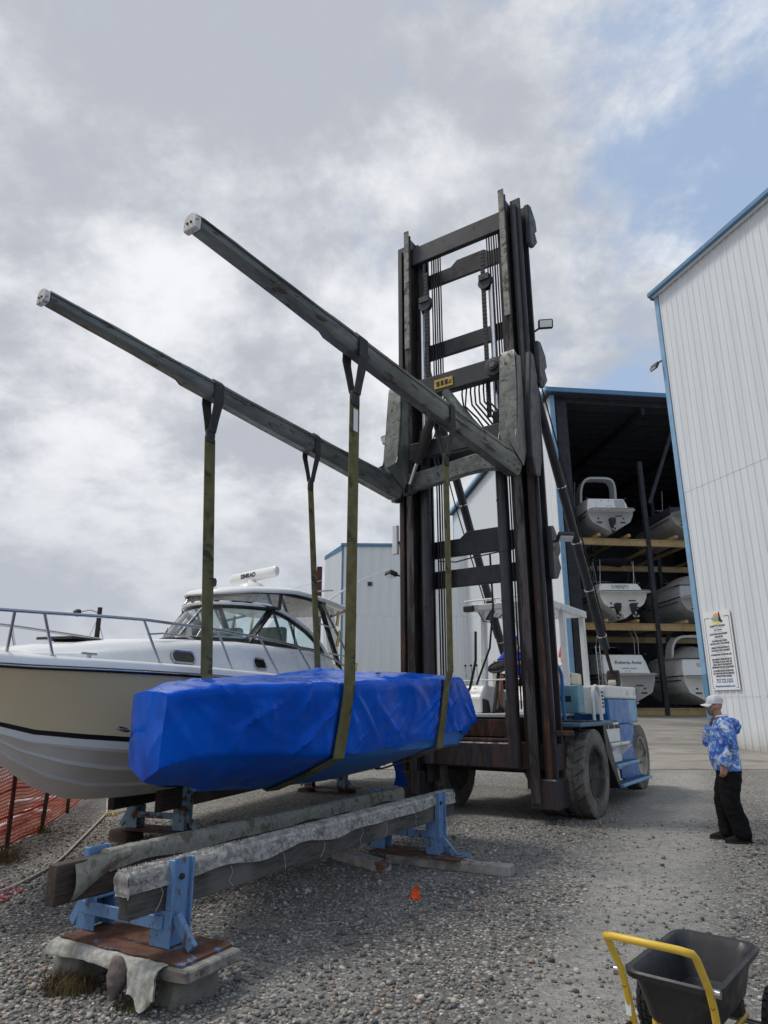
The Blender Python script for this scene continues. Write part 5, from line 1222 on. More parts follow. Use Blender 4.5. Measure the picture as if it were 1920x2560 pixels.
    if 'arch' in style:
        h = style['arch']; m = style.get('am', 'gel_grey')
        pts = []
        for i in range(17):
            a = math.pi * i / 16; pts.append((-W * .80 * math.copysign(abs(math.cos(a)) ** .45, math.cos(a)), 2.1 - .5 * math.sin(a) ** 1 * 1.0, top + .05 + h * math.sin(a) ** .55))
        rings = []
        for i, p in enumerate(pts):
            a = math.pi * i / 16; n = Vector((-math.cos(a), 0, math.sin(a))); p = Vector(p); wd = .30 + .12 * abs(math.cos(a))
            rings.append([p + n * .07 + V(0, -wd, 0), p + n * .07 + V(0, wd, 0), p - n * .07 + V(0, wd, 0), p - n * .07 + V(0, -wd, 0)])
        P(MB().loft(rings), 'radar_arch', m, smooth=40)
    if 'frame' in style:
        h = style['frame']
        for y in (1.2, 1.75): P(MB().tube([(-W * .8, y, top), (-W * .78, y - .15, top + h * .6), (-W * .6, y - .2, top + h), (W * .6, y - .2, top + h), (W * .78, y - .15, top + h * .6), (W * .8, y, top)], .028, 8), 'frame_hoop', 'stainless', smooth=60)
        P(MB().tube([(-W * .6, 1.0, top + h), (-W * .6, 1.55, top + h)], .02, 6).tube([(W * .2, 1.0, top + h), (W * .2, 1.55, top + h)], .02, 6).tube([(W * .6, 1.0, top + h + .15), (W * .6, 1.0, top + h)], .02, 6), 'frame_tie', 'stainless', smooth=60)
    if 'bimini' in style:
        h = style['bimini']; rr = [[(W * .86 * math.copysign(min(1, abs(q)), q), y, top + h + .12 * (1 - q * q)) for q in (-1, -.7, -.35, 0, .35, .7, 1)] for y in (1.0, 1.6, 2.4, 3.2)]
        P(MB().loft(rr, False, False, closed=False), 'canvas_top', 'canvas_dark', smooth=60)
        for sx in (-1, 1): P(MB().tube([(sx * W * .84, .9, top), (sx * W * .86, 1.2, top + h)], .018, 6).tube([(sx * W * .84, 2.4, top), (sx * W * .86, 1.2, top + h)], .018, 6), 'canvas_pole', 'stainless', smooth=60)
    if 'cover' in style:
        rr = [[(W * .90 * q, y, top + .02 + hh * (1 - abs(q) ** 1.6)) for q in (-1, -.8, -.5, -.2, 0, .2, .5, .8, 1)] for y, hh in ((.45, .02), (.8, .42), (1.5, .75), (2.6, .85), (4, .6))]
        P(MB().loft(rr, False, False, closed=False), 'cockpit_cover', 'canvas_cover', smooth=60)
    for sx, sy, hh in style.get('poles', ()): P(MB().tube([(W * sx, sy, top), (W * (sx + .06), sy - .1, top + hh)], [.016, .008], 6), 'aerial', 'gel_white')
    if style.get('ladder'):
        for dx in (0, .22): P(MB().tube([(-W - .25 + dx, .1, .4), (-W - .30 + dx, .1, 3.2)], .028, 6), 'ladder_rail', 'stainless')
        for i in range(8): P(MB().tube([(-W - .26, .1, .7 + i * .3), (-W - .05, .1, .7 + i * .3)], .016, 6), 'ladder_rung', 'stainless')
    nm = style.get('text')
    if nm:
        up = Vector((0, lean * .6, (top - pf) * .6)).normalized(); yb = lambda zz_: .25 + lean * (zz_ - pf) / (top - pf) * 1.0 - .012
        pnl = P(MB().prism([(-W * .52, yb(pf + .1) - .02, pf + .1), (W * .84, yb(pf + .1) - .02, pf + .1), (W * .66, yb(top) - .02, top - .02), (-W * .38, yb(top) - .02, top - .02)], (0, -.02, 0)), 'name_panel', 'gel_white', bevel=.01)
        zc = lerp(pf, top, .60)
        text(nm, .30, M['ink_black'], pnl, basis((W * .12, yb(zc) - .062, zc), (1, 0, 0), up), sx=.9, shear=.25, bold=.0)
        zc = lerp(pf, top, .30); text('HAMPTON  VIRGINIA', .11, M['ink_black'], pnl, basis((W * .12, yb(zc) - .062, zc), (1, 0, 0), up), sx=.8)
    if style.get('print'):
        zc = lerp(pf, top, .62); pb = P(MB().bounds(-.5, .5, .25 + lean * .55 - .03, .25 + lean * .55, zc - .13, zc + .13), 'name_panel', 'cap_white')
        text(style['print'], .15, M['ink_navy'], pb, basis((0, .25 + lean * .55 - .034, zc + .03), (1, 0, 0), (0, 0, 1)), sx=.8)
    return t
rack_boat('stored_cruiser', 'white sterned sport boat with grey radar arch on the top shelf', 'boat', 3.25, 10.38, dict(hull='gel_grey', arch=1.55, panel=1, top=2.25, pf=1.35, plat=1.32, yaw=-4, poles=((-.95, 2.3, 1.6),)))
rack_boat('stored_cruiser', 'white twin drive boat with wide swim platform on the middle shelf', 'boat', 3.55, 5.34, dict(drives=(-.45, .45), bimini=1.5, top=2.1, plat=1.50, pw=1.10, ch=.8, print='LUCKY US', yaw=-5, poles=((-.7, .9, 1.5), (.75, .9, 1.4), (-.2, 4, 2.2))))
rack_boat('stored_cruiser', 'white boat with a script name on its sloping stern, lowest shelf', 'boat', 3.45, .62, dict(text='Roberta Anne', frame=1.55, top=2.75, plat=1.62, lean=.55, hull='gel_grey', w=1.45, ladder=1, yaw=-4))
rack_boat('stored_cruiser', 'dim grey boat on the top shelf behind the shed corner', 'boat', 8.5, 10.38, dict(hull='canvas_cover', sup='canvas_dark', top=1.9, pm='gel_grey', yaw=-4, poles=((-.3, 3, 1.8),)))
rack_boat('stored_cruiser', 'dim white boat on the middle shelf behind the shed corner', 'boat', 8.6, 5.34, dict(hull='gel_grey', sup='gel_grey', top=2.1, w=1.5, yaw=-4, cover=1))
rack_boat('stored_cruiser', 'white boat with grey cockpit cover and swept arch, lowest shelf right', 'boat', 8.25, .62, dict(cover=1, arch=1.3, am='gel_white', top=2.55, plat=1.55, w=1.55, lean=.3, yaw=-4, print='Sea Time', drives=(0.3,)))

# ================================================================== timber bunks on steel posts
def cloth_rings(x0, y0, y1, zt, w, dl, dr, ny, amp, seed, sag=0.0):
    rings = []
    for i in range(ny + 1):
        y = lerp(y0, y1, i / ny)
        l = dl * (.85 + .35 * noise.noise(Vector((y * 2.3, seed, 0)))); r = dr * (.85 + .35 * noise.noise(Vector((y * 2.1, seed, 5))))
        pr = []
        for k in range(5): pr.append((-w - .012, zt - l * (1 - k / 5)))
        for k in range(9): a = math.pi * k / 8; pr.append((-w * math.cos(a) * 1.02, zt + .030 * math.sin(a) ** .6))
        for k in range(5): pr.append((w + .012, zt - r * (k + 1) / 5))
        out = []
        for k, (x, z) in enumerate(pr):
            n = Vector((x0 + x, y, z)); q = noise.noise(n * 34 + Vector((seed, 0, 0))) * amp + noise.noise(n * 11) * amp * .9
            sx = -1 if k < 6 else (1 if k > 12 else 0)
            out.append(Vector((x0 + x + sx * (q + amp * .4), y, z + (q if sx == 0 else q * .4) - sag * 0)))
        rings.append(out)
    return rings
def bunk(name, label, org, rot, sp, L, posts, ztop, pm, tm, carpet):
    t = thing(name, label, 'boat stand', (org[0], org[1], 0), rot)
    P = lambda b, n, m, **k: b.build(n, M[m], t, **k)
    rng = random.Random(len(label)); z1, z0 = ztop, ztop - .235
    for i, (x, m) in enumerate(((0, tm[0]), (-sp, tm[1]))):
        rings = []
        ya, yb = (0, L) if i == 0 else (-.03, L - .06)
        for j in range(13):
            y = lerp(ya, yb, j / 12); d = .006 * noise.noise(Vector((y, x * 3, 2)))
            rings.append([(x - .046 + d, y, z0 + d), (x + .046 + d, y, z0), (x + .046 + d, y, z1 + d), (x - .046 + d, y, z1)])
        P(MB().loft(rings), 'timber', m, bevel=.006)
    for (py, bz) in posts:
        for x, s in ((0, 1), (-sp, -1)):
            f = lambda a, b_: (min(x + s * a, x + s * b_), max(x + s * a, x + s * b_))
            po = MB()
            for y in (py - .088, py + .075):
                po.bounds(*f(-.062, .108), y, y + .014, bz, z0 - .002).bounds(*f(.052, .108), y, y + .014, z0 - .002, z1 + .045)
            po.bounds(*f(.066, .080), py - .074, py + .075, bz, z1 + .047)
            po.bounds(*f(-.060, .050), py - .072, py + .073, z0 - .02, z0 - .003)
            o = P(po, 'post', pm, bevel=.004)
            MB().cyl((x + s * .081, py, z1 - .06), (x + s * .098, py, z1 - .06), .018, n=6).build('bolt', M['rust_plate'], o)
            # raking brace to the base plate
            P(MB().beam((x + s * .108, py - .04, bz + .17), (x + s * (.26 if s > 0 else .20), py - .04, bz + .015), .06, .04, (0, 1, 0)), 'brace', pm, bevel=.004)
        h = z0 - bz
        P(MB().bounds(-sp - .05, .05, py - .106, py - .090, bz + h * .48, bz + h * .48 + .075), 'cross_bar', pm, bevel=.004)
        rg = random.Random(3); n = 14
        pl = [(lerp(-sp - .05, .36, i / n), py - .23 + rg.uniform(-.012, .012)) for i in range(n + 1)] + [(lerp(.36, -sp - .05, i / n), py + .20 + rg.uniform(-.012, .012)) for i in range(n + 1)]
        P(MB().prism([(a, b_, bz - .014) for a, b_ in pl], (0, 0, .012)), 'base_plate', 'stand_plate')
    if carpet:
        P(MB().loft(cloth_rings(0, -.03, L - .02, z1, .052, .09, .105, 260, .013, 2.0), True, True, closed=False), 'carpet', 'carpet_grey', smooth=80)
        P(MB().loft(cloth_rings(-sp, .36, L - .06, z1, .050, .06, .11, 200, .005, 8.0), True, True, closed=False), 'carpet', 'carpet_back', smooth=80)
        rg = random.Random(8); tf = MB()
        for i in range(12000):
            y = rg.uniform(-.035, L - .02); f = rg.random()
            if f < .42: x, z, nn = rg.uniform(-.055, .055), z1 + .030, Vector((rg.uniform(-.6, .6), rg.uniform(-.6, .6), 1))
            else:
                e = rg.random() * .105 * (.85 + .35 * noise.noise(Vector((y * 2.1, 2.0, 5)))); x, z, nn = .064, z1 - e, Vector((1, rg.uniform(-.7, .7), rg.uniform(-.5, .5)))
            p = Vector((x, y, z)); nn = nn.normalized() * rg.uniform(.005, .011); a = Vector((rg.uniform(-1, 1), rg.uniform(-1, 1), rg.uniform(-1, 1))).normalized() * .0042; b2 = nn.cross(a).normalized() * .0042
            tf.add([p + a, p - a * .5 + b2, p - a * .5 - b2, p + nn], [(0, 1, 3), (1, 2, 3), (2, 0, 3)])
        stuff(P(tf, 'carpet_pile', 'carpet_grey'))
        # end drape of the shaggy strip and frayed threads
        rr = [[Vector((lerp(-.06, .062, k / 8) + .008 * noise.noise(Vector((k, i, 1.))), -.030 - .012 * math.sin(i) - .014 * noise.noise(Vector((k * .9, i * .8, 3.))), z1 + .026 - i * .022 + (.03 if k in (0, 8) else 0) * -.4)) for k in range(9)] for i in range(7)]
        P(MB().loft(rr, False, False, closed=False), 'carpet', 'carpet_grey', smooth=80)
        # loose folded corner of the second strip
        fl = []
        for i in range(11):
            f = i / 10; row = []
            for k in range(8):
                g = k / 7
                row.append(Vector((-sp + .054 + .05 * math.sin(f * 2.6) * (.3 + g) + .02 * math.sin(g * 5 + f * 3), lerp(.52, .10, g) - .08 * f * g, z1 + .02 - f * (.06 + .17 * g) - .02 * g)))
            fl.append(row)
        P(MB().loft(fl, False, False, closed=False), 'carpet_flap', 'carpet_back', smooth=80)
        for i in range(7):
            y = .3 + i * .55 + rng.uniform(-.1, .1); a = z1 - .09
            P(MB().tube([(.062, y, a), (.066, y + .02, a - .04), (.064, y + rng.uniform(-.04, .06), a - .09), (.062, y + rng.uniform(-.05, .05), a - .13)], .0022, 4), 'loose_thread', 'rope_pale')
    return t
BR = math.atan2(-.495, .868)
BM = Matrix.Translation((-1.52, 4.41, 0)) @ Matrix.Rotation(BR, 4, 'Z')
bunk('boat_bunk', 'empty blue steel bunk with carpeted grey timbers in the foreground', (-1.52, 4.41), BR, .64, 4.63, ((.36, .245), (4.18, .115)), .685, 'stand_blue', ('timber', 'timber_brown'), True)
CRR = math.atan2(-.317, .948)
_o = Matrix.Translation((-3.8, 6.55, 0)) @ Matrix.Rotation(CRR, 4, 'Z') @ Vector((.33, 2.42, 0))
bunk('boat_bunk', 'pale blue rusty bunk carrying the cream cruiser', (_o.x, _o.y), CRR, .66, 6.3, ((.50, .16), (5.9, .09)), .66, 'stand_blue_pale', ('timber_brown', 'timber_brown'), False)

def block(label, c, d, rot, name='concrete_block', m='concrete_block', lean=0.0):
    rg = random.Random(hash(label) % 1000 if False else len(label)); b = MB()
    rings = []
    for z in (0, .25, .6, .9, 1):
        s = 1.0 - .10 * z; ring = []
        for i in range(16):
            a = 2 * math.pi * i / 16; x = math.copysign(abs(math.cos(a)) ** .35, math.cos(a)); y = math.copysign(abs(math.sin(a)) ** .35, math.sin(a)); q = 1 + .07 * noise.noise(Vector((x * 2 + len(label), y * 2, z * 3)))
            e = .94 if z == 1 else 1
            ring.append((x * d[0] / 2 * s * q * e + lean * z, y * d[1] / 2 * s * q * e, z * d[2] - .01))
        rings.append(ring)
    o = b.loft(rings).build(name, M[m], smooth=40); o.location = (*c[:2], c[2] if len(c) > 2 else 0); o.rotation_euler = (0, 0, rot)
    tag(o, label, 'block'); return o
def at(x, y, z=0): return BM @ Vector((x, y, z))
def board_stuff():
    a = at(-.64, .30); block('rounded concrete block under the left end of the bunk base', a, (.26, .40, .155), BR + .1)
    a = at(.22, .34); block('upright concrete block under the right end of the bunk base', a, (.20, .36, .155), BR - .15, lean=.02)
    # plank under the steel plate
    rings = []
    for i in range(15):
        x = lerp(-.73, .43, i / 14); d = .010 * noise.noise(Vector((x * 5, 0, 0))); rings.append([(x, .11 + d, .160 + d), (x, .56, .160), (x, .56 + d, .228), (x, .11 + d * .5, .228)])
    o = MB().loft(rings).build('support_plank', M['old_board'], bevel=.01); o.location = BM.translation; o.rotation_euler = (0, 0, BR)
    tag(o, 'weathered pale plank lying on blocks under the bunk base', 'plank')
    # carpet scraps hung over its front edge
    def scrap(name, label, m, x0, x1, prof, seed, amp, bot=0.0):
        rows = []
        for i, (y, z) in enumerate(prof):
            row = []
            for k in range(25):
                f = k / 24; x = lerp(x0, x1, f); e = i / (len(prof) - 1)
                q = Vector((x * 9 + seed, i * .5, seed)); nn = noise.noise(q) * amp + .006 * noise.noise(Vector((x * 60, z * 60, seed)))
                lo = z - e * bot * (.5 + .5 * math.sin(f * 7 + seed)) * 1.0
                row.append(Vector((x + (.03 * math.sin(seed + e * 4)) * e, y - abs(nn) - .004 * i, max(.004, lo))))
            rows.append(row)
        bk = [[p + Vector((0, .012, 0)) for p in r] for r in rows]
        o = MB().loft(rows + bk[::-1], False, False, closed=False).build(name, M[m], smooth=80); o.location = BM.translation; o.rotation_euler = (0, 0, BR)
        tag(o, label, 'carpet')
    scrap('carpet_scrap', 'dirty pale carpet edge tucked along the front of the plank', 'carpet_pale', -.73, .06, [(.125, .2318), (.100, .232), (.088, .225), (.082, .212), (.078, .200), (.076, .190), (.078, .180)], 1.0, .014, .02)
    scrap('carpet_scrap', 'pale shaggy carpet scrap draped over the right block', 'carpet_pale', .05, .27, [(.13, .2345), (.09, .2345), (.060, .222), (.050, .19), (.042, .16), (.038, .13), (.034, .10)], 4.0, .03, .07)
    # knotted brown roll
    rings = []
    for i in range(15):
        f = i / 14; r = .030 + .034 * math.sin(math.pi * min(1, f * 1.15)) ** .8 + .006 * noise.noise(Vector((i, 0, 0)))
        c = Vector((-.06 + .02 * math.sin(f * 3), .045 - .02 * f, .245 - f * .205)); rings.append([c + Vector((r * math.cos(a) * (1 + .25 * noise.noise(Vector((a * 3, f * 5, 1)))), r * .75 * math.sin(a) * (1 + .2 * noise.noise(Vector((a * 2, f * 7, 4)))), 0)) for a in [2 * math.pi * k / 18 for k in range(18)]])
    o = MB().loft(rings).build('carpet_roll', M['carpet_brown'], smooth=70); o.location = BM.translation; o.rotation_euler = (0, 0, BR); tag(o, 'dark brown bunched carpet hanging in front of the plank', 'carpet')
board_stuff()
def support_blocks():
    CM = Matrix.Translation((_o.x, _o.y, 0)) @ Matrix.Rotation(CRR, 4, 'Z')
    for x, y, lab in ((-.80, .50, 'wood block under the left end of the cruiser stand'), (.16, .50, 'wood block under the right end of the cruiser stand')):
        p = CM @ Vector((x, y, 0)); block(lab, p, (.34, .40, .142), CRR, 'timber_block', 'timber_brown')
    for x, lab in ((-.75, 'far wood block under the cruiser stand, left'), (.12, 'far wood block under the cruiser stand, right')):
        p = CM @ Vector((x, 5.9, 0)); block(lab, p, (.30, .36, .074), CRR, 'timber_block', 'timber_brown')
    # split beams lying under the far posts of the near bunk
    for p0, p1, h, lab in (((-.52, 8.35), (.02, 7.72), .10, 'short rusty brown beam lying under the far bunk post'), ((.05, 8.2), (1.30, 7.55), .10, 'long split grey beam lying on the gravel under the far post')):
        d = Vector((p1[0] - p0[0], p1[1] - p0[1], 0)); n = 10; rings = []; sd = d.cross(Vector((0, 0, 1))).normalized()
        for i in range(n + 1):
            c = Vector((p0[0], p0[1], 0)) + d * i / n; w = .09 + .012 * noise.noise(Vector((i, 1, h))); hh = h + .008 * noise.noise(Vector((i * 2, 2, 0)))
            rings.append([c - sd * w - V(0, 0, .005), c + sd * w - V(0, 0, .005), c + sd * w * .95 + V(0, 0, hh), c - sd * w * .9 + V(0, 0, hh * .98)])
        o = MB().loft(rings).build('ground_beam', M['driftwood'], bevel=.012); tag(o, lab, 'beam')
support_blocks()

# ================================================================== weeds
def weed(label, x, y, n, h, spread, brown, seed):
    rg = random.Random(seed); g, br = MB(), MB()
    for i in range(n):
        a = rg.uniform(0, 6.28); r = spread * rg.random() ** .6; p = Vector((r * math.cos(a), r * math.sin(a) * .6, -.005)); hh = h * rg.uniform(.4, 1.1)
        d = Vector((rg.uniform(-.5, .5), rg.uniform(-.5, .5), 1)) * hh; w = Vector((math.cos(a + 1.5), math.sin(a + 1.5), 0)) * rg.uniform(.002, .004)
        m = p + d * .55 + Vector((0, 0, hh * .05)); e = p + d + Vector((rg.uniform(-.3, .3) * hh, rg.uniform(-.3, .3) * hh, -hh * .15))
        (br if rg.random() < brown else g).add([p - w, p + w, m + w * .7, m - w * .7, e], [(0, 1, 2, 3), (3, 2, 4)])
    t = thing('weed_tuft', label, 'weed', (x, y, 0), 0, 'weeds growing in the gravel')
    if g.f: g.build('blades', M['weed_green'], t)
    if br.f: br.build('dry_blades', M['weed_brown'], t)
weed('dry brown and green weeds in front of the left concrete block', -1.90, 4.68, 700, .13, .17, .62, 1)
weed('small green weeds by the right concrete block', -1.42, 4.42, 200, .07, .12, .35, 2)
weed('small green weed by the far grey beam', .54, 8.45, 120, .10, .10, .2, 3)
weed('small weed at the end of the short rusty beam', -.50, 8.30, 90, .09, .08, .3, 4)
weed('yellowed grass at the foot of the nearest fence post', -4.30, 8.2, 500, .22, .35, .7, 5)
weed('low grass at the foot of the second fence post', -4.66, 9.95, 200, .12, .20, .5, 6)
weed('patch of sparse weeds in the shade under the cruiser', -1.55, 10.6, 300, .10, .5, .5, 7)

# ================================================================== orange barrier fence
def fence():
    t = thing('barrier_fence', 'orange plastic mesh fence on dark stakes beneath the cruiser bow', 'fence', (0, 0, 0), 0)
    pts = [(-4.25, 6.4), (-4.45, 7.7), (-4.58, 8.93), (-4.69, 10.0), (-5.10, 11.7), (-5.55, 13.4), (-6.0, 15.2)]
    for i, (x, y) in enumerate(pts):
        if i == 0: continue
        MB().beam((x + .03, y - .02, -.02), (x + .03 + .10 * math.sin(i * 3), y - .02, 1.12), .045, .03, (0, 1, 0)).build('stake', M['post_dark'], t)
    b = MB()
    def pos(s, z):
        i = min(int(s), len(pts) - 2); f = s - i; x, y = lerp(pts[i][0], pts[i + 1][0], f), lerp(pts[i][1], pts[i + 1][1], f)
        sag = .05 * math.sin(math.pi * f) ** 2; zz_ = z - sag * z + .015 * noise.noise(Vector((s * 3, z * 2, 0)))
        return Vector((x + .03 * noise.noise(Vector((s * 2.2, z * 2.5, 4))), y, zz_))
    N = 30
    for j in range(22):
        z = .03 + j * .046
        w = .0065 if j % 7 else .016
        for i in range((len(pts) - 1) * N // 2):
            p, q = pos(i * 2 / N, z), pos((i * 2 + 2) / N, z)
            b.add([p - V(0, 0, w), q - V(0, 0, w), q + V(0, 0, w), p + V(0, 0, w), p - V(.006, 0, w), q - V(.006, 0, w), q + V(-.006, 0, w), p + V(-.006, 0, w)], [(0, 1, 2, 3), (7, 6, 5, 4), (3, 2, 6, 7), (1, 0, 4, 5)])
    for i in range((len(pts) - 1) * N):
        p, q = pos(i / N, .03), pos(i / N, .995); w = V(.0, .006, 0)
        m = pos(i / N, .5)
        b.add([p - w, p + w, m + w, m - w, q + w, q - w], [(0, 1, 2, 3), (3, 2, 4, 5)])
    stuff(b.build('mesh', M['net_orange'], t))
fence()
def tube_thing(name, label, cat, pts, r, m, n=8, sub=6):
    P = [Vector(p) for p in pts]; out = []
    for i in range(len(P) - 1):
        p0, p1, p2, p3 = P[max(i - 1, 0)], P[i], P[i + 1], P[min(i + 2, len(P) - 1)]
        for k in range(sub):
            u = k / sub; out.append(.5 * ((2 * p1) + (p2 - p0) * u + (2 * p0 - 5 * p1 + 4 * p2 - p3) * u * u + (3 * p1 - p0 - 3 * p2 + p3) * u ** 3))
    out.append(P[-1]); o = MB().tube(out, r, n).build(name, M[m], smooth=70); return tag(o, label, cat)
tube_thing('water_hose', 'long pale hose running over the gravel towards the left edge', 'hose', [(-5.1, 13.6, .018), (-4.994, 13.09, .018), (-4.45, 11.7, .018), (-4.139, 10.52, .018), (-3.785, 9.07, .018), (-3.60, 8.3, .018), (-3.518, 7.79, .018), (-3.49, 7.29, .018), (-3.52, 6.88, .018), (-3.75, 6.5, .018)], .016, 'rope_pale')
tube_thing('short_rope', 'short pale rope end with a yellow knot under the cruiser', 'rope', [(-4.271, 11.454, .015), (-4.224, 11.66, .02), (-4.2, 12.0, .015), (-4.29, 12.48, .015)], .012, 'rope_pale')
for i in range(1):
    b = MB()
    rg = random.Random(9)
    for k in range(14): 
        a = rg.uniform(0, 6.28); b.tube([(0, 0, .02), (.05 * math.cos(a), .05 * math.sin(a), .05), (.11 * math.cos(a), .11 * math.sin(a), .015)], .006, 5)
    o = b.build('rope_knot', M['plate_yellow']); o.location = (-4.28, 11.42, 0); tag(o, 'frayed yellow knot at the end of the short rope', 'knot')
tube_thing('red_line', 'thin red line coiled on the gravel at the left edge', 'rope', [(-4.2, 7.0, .012), (-3.75, 7.12, .012), (-3.5, 7.02, .012), (-3.34, 6.95, .012), (-3.38, 6.84, .012), (-3.62, 6.88, .012), (-3.45, 6.74, .012), (-3.33, 6.66, .012), (-3.36, 6.54, .012), (-3.7, 6.45, .012)], .009, 'rope_red')
for pts, lab in (([(-5.0, 9.2, .06), (-5.16, 9.85, .08), (-5.38, 10.89, .10), (-5.43, 11.08, .10)], 'white plastic pipe behind the fence, lower one'), ([(-5.46, 11.2, .10), (-5.40, 11.27, .08), (-5.25, 11.31, .07), (-5.17, 11.33, .06)], 'white plastic pipe behind the fence, farther one'), ([(-6.3, 12.2, .08), (-5.9, 12.45, .10), (-5.6, 12.6, .12)], 'white plastic pipe lying across behind the fence')):
    tube_thing('plastic_pipe', lab, 'pipe', pts, .045, 'pvc_white', 10)
def flag():
    x, y = .27, 6.66; rows = []
    for i in range(9):
        f = i / 8; rows.append([Vector((lerp(-.05, .05, k / 6) * (1 - .55 * max(0, f - .45) * 1.8) + .05 * max(0, f - .4) + .008 * math.sin(f * 6 + k), .02 * math.sin(k * 1.7 + f * 5) + .07 * f, .004 + .045 * f + .075 * max(0, f - .5) * (1 + .5 * math.sin(k)) + .012 * math.sin(k * 2.1 + f * 8))) for k in range(7)])
    b = MB().loft(rows, False, False, closed=False)
    o = b.build('flagging_scrap', M['flag_orange'], smooth=60); o.location = (x, y, 0); tag(o, 'small crumpled orange plastic scrap on the open gravel', 'scrap')
flag()

# ================================================================== garden cart
def cart():
    rot = R(-40)
    t = thing('garden_cart', 'black plastic tipping cart with yellow tube handle in the bottom corner', 'cart', (1.545, 3.83, 0), rot)
    P = lambda b, n, m, **k: b.build(n, M[m], t, **k)
    def rr(hx, hy, r, z, n=6):
        o = []
        for sx, sy, a0 in ((1, 1, 0), (-1, 1, 90), (-1, -1, 180), (1, -1, 270)):
            for k in range(n + 1): a = R(a0 + 90 * k / n); o.append((sx * (hx - r) + r * math.cos(a), sy * (hy - r) + r * math.sin(a), z))
        return o
    W, L = .205, .39
    rings = [rr(W - .065, L - .085, .06, .235), rr(W - .055, L - .075, .07, .25), rr(W - .02, L - .02, .08, .42), rr(W + .012, L + .012, .085, .425), rr(W + .016, L + .016, .085, .45), rr(W + .006, L + .006, .085, .458), rr(W - .012, L - .012, .078, .45), rr(W - .032, L - .035, .075, .41), rr(W - .070, L - .09, .06, .265), rr(W - .09, L - .115, .05, .250)]
    tub = P(MB().loft(rings), 'tub', 'tub_black', smooth=35)
    h = MB(); xh, yh = W - .012, -L - .008
    pts = []
    for s in (-1, 1):
        leg = [(s * (xh - .02), yh + .10, .05), (s * (xh - .005), yh + .035, .22), (s * xh, yh - .012, .38), (s * xh, yh - .05, .47), (s * xh, yh - .17, .615), (s * (xh - .004), yh - .20, .64), (s * (xh - .05), yh - .225, .652)]
        pts += leg if s < 0 else leg[::-1]
    P(h.tube(pts, .0165, 10), 'handle', 'cart_yellow', smooth=60)
    for s in (-1, 1):
        foot = [(s * (xh - .02), yh + .10, .05), (s * (xh - .03), yh + .13, .016), (s * (xh - .05), yh + .17, .03), (s * (xh - .05), yh + .19, .235)]
        P(MB().tube(foot, .0165, 10), 'foot', 'cart_yellow', smooth=60)
        P(MB().tube([(s * (xh - .05), yh + .19, .175), (s * (xh - .05), .25, .165)], .014, 8), 'frame_tube', 'cart_yellow', smooth=60)
        P(MB().cyl((s * (xh + .012), yh - .03, .455), (s * (xh + .040), yh - .03, .455), .018, n=10), 'bolt', 'stainless', smooth=40)
        P(MB().bounds(s * (xh - .013), s * (xh + .013), yh - .008, yh - .002, .27, .36), 'sticker', 'sign_white')
        for z in (.40, .24): P(MB().cyl((s * xh, yh - .035, z), (s * xh, yh - .002, z), .010, n=8), 'bolt', 'rust_plate')
        # wheel
        c = Vector((s * (W + .09), .20, .158)); r, w = .165, .085
        b = MB().lathe([(r * .52, -w * .35), (r * .7, -w * .5), (r * .9, -w * .48), (r * .97, -w * .3), (r * .98, 0), (r * .97, w * .3), (r * .9, w * .48), (r * .7, w * .5), (r * .52, w * .35)], 36, c, (1, 0, 0), close=True)
        for i in range(26):
            for q in (-1, 0, 1):
                a = 2 * math.pi * (i + .5 * (q == 0)) / 26; rt = Matrix.Rotation(a, 3, 'X')
                b.box(c + rt @ Vector((q * w * .30, 0, r * .985)), (w * .22, .026, .012), rt)
        wl_ = P(b, 'tyre', 'tyre_dark', smooth=40)
        P(MB().lathe([(.012, -.03), (.03, -.04), (.032, .0), (r * .45, .01), (r * .53, .03), (r * .53, -.03), (r * .4, -.02)], 24, c, (s, 0, 0)), 'rim', 'rim_dark', smooth=40)
    P(MB().cyl((-W - .13, .20, .158), (W + .13, .20, .158), .012, n=10), 'axle', 'stainless', smooth=40)
    P(MB().bounds(-W + .06, W - .06, .17, .23, .165, .236), 'axle_bracket', 'black_steel')
    rg = random.Random(6)
    P(MB().prism([(-.10, -.12, .272), (-.06, -.10, .272), (.02, .03, .272), (.03, .06, .272), (-.02, .04, .272)], (0, 0, .003)), 'residue', 'post_dark')
cart()

# ================================================================== people
def ell(c, rx, ry, n=20, tilt=0.0):
    return [Vector((c[0] + rx * math.cos(2 * math.pi * k / n), c[1] + ry * math.sin(2 * math.pi * k / n), c[2] + tilt * math.sin(2 * math.pi * k / n))) for k in range(n)]
def blob(name, pieces, m, parent, vox=.012, wrinkle=0.0, seed=0.0, smooth_it=4):
    b = MB()
    for q in pieces: b.add(q.v, q.f)
    o = b.build(name, M[m], parent)
    mod_apply(o, [('REMESH', dict(mode='VOXEL', voxel_size=vox, use_smooth_shade=True)), ('SMOOTH', dict(factor=.5, iterations=smooth_it))])
    if wrinkle:
        nv = len(o.data.vertices); co = np.empty(nv * 3); nr = np.empty(nv * 3)
        o.data.vertices.foreach_get('co', co); o.data.vertices.foreach_get('normal', nr); co = co.reshape(-1, 3); nr = nr.reshape(-1, 3)
        q = np.array([noise.noise(Vector((p[0] * 9 + seed, p[1] * 9, p[2] * 13))) + .8 * (1 - min(1, 4 * abs(noise.noise(Vector((p[0] * 4, p[1] * 5 + seed, p[2] * 11)))))) for p in co])
        o.data.vertices.foreach_set('co', (co + nr * (wrinkle * q)[:, None]).ravel()); o.data.update()
    o.data.polygons.foreach_set('use_smooth', [True] * len(o.data.polygons))
    return o
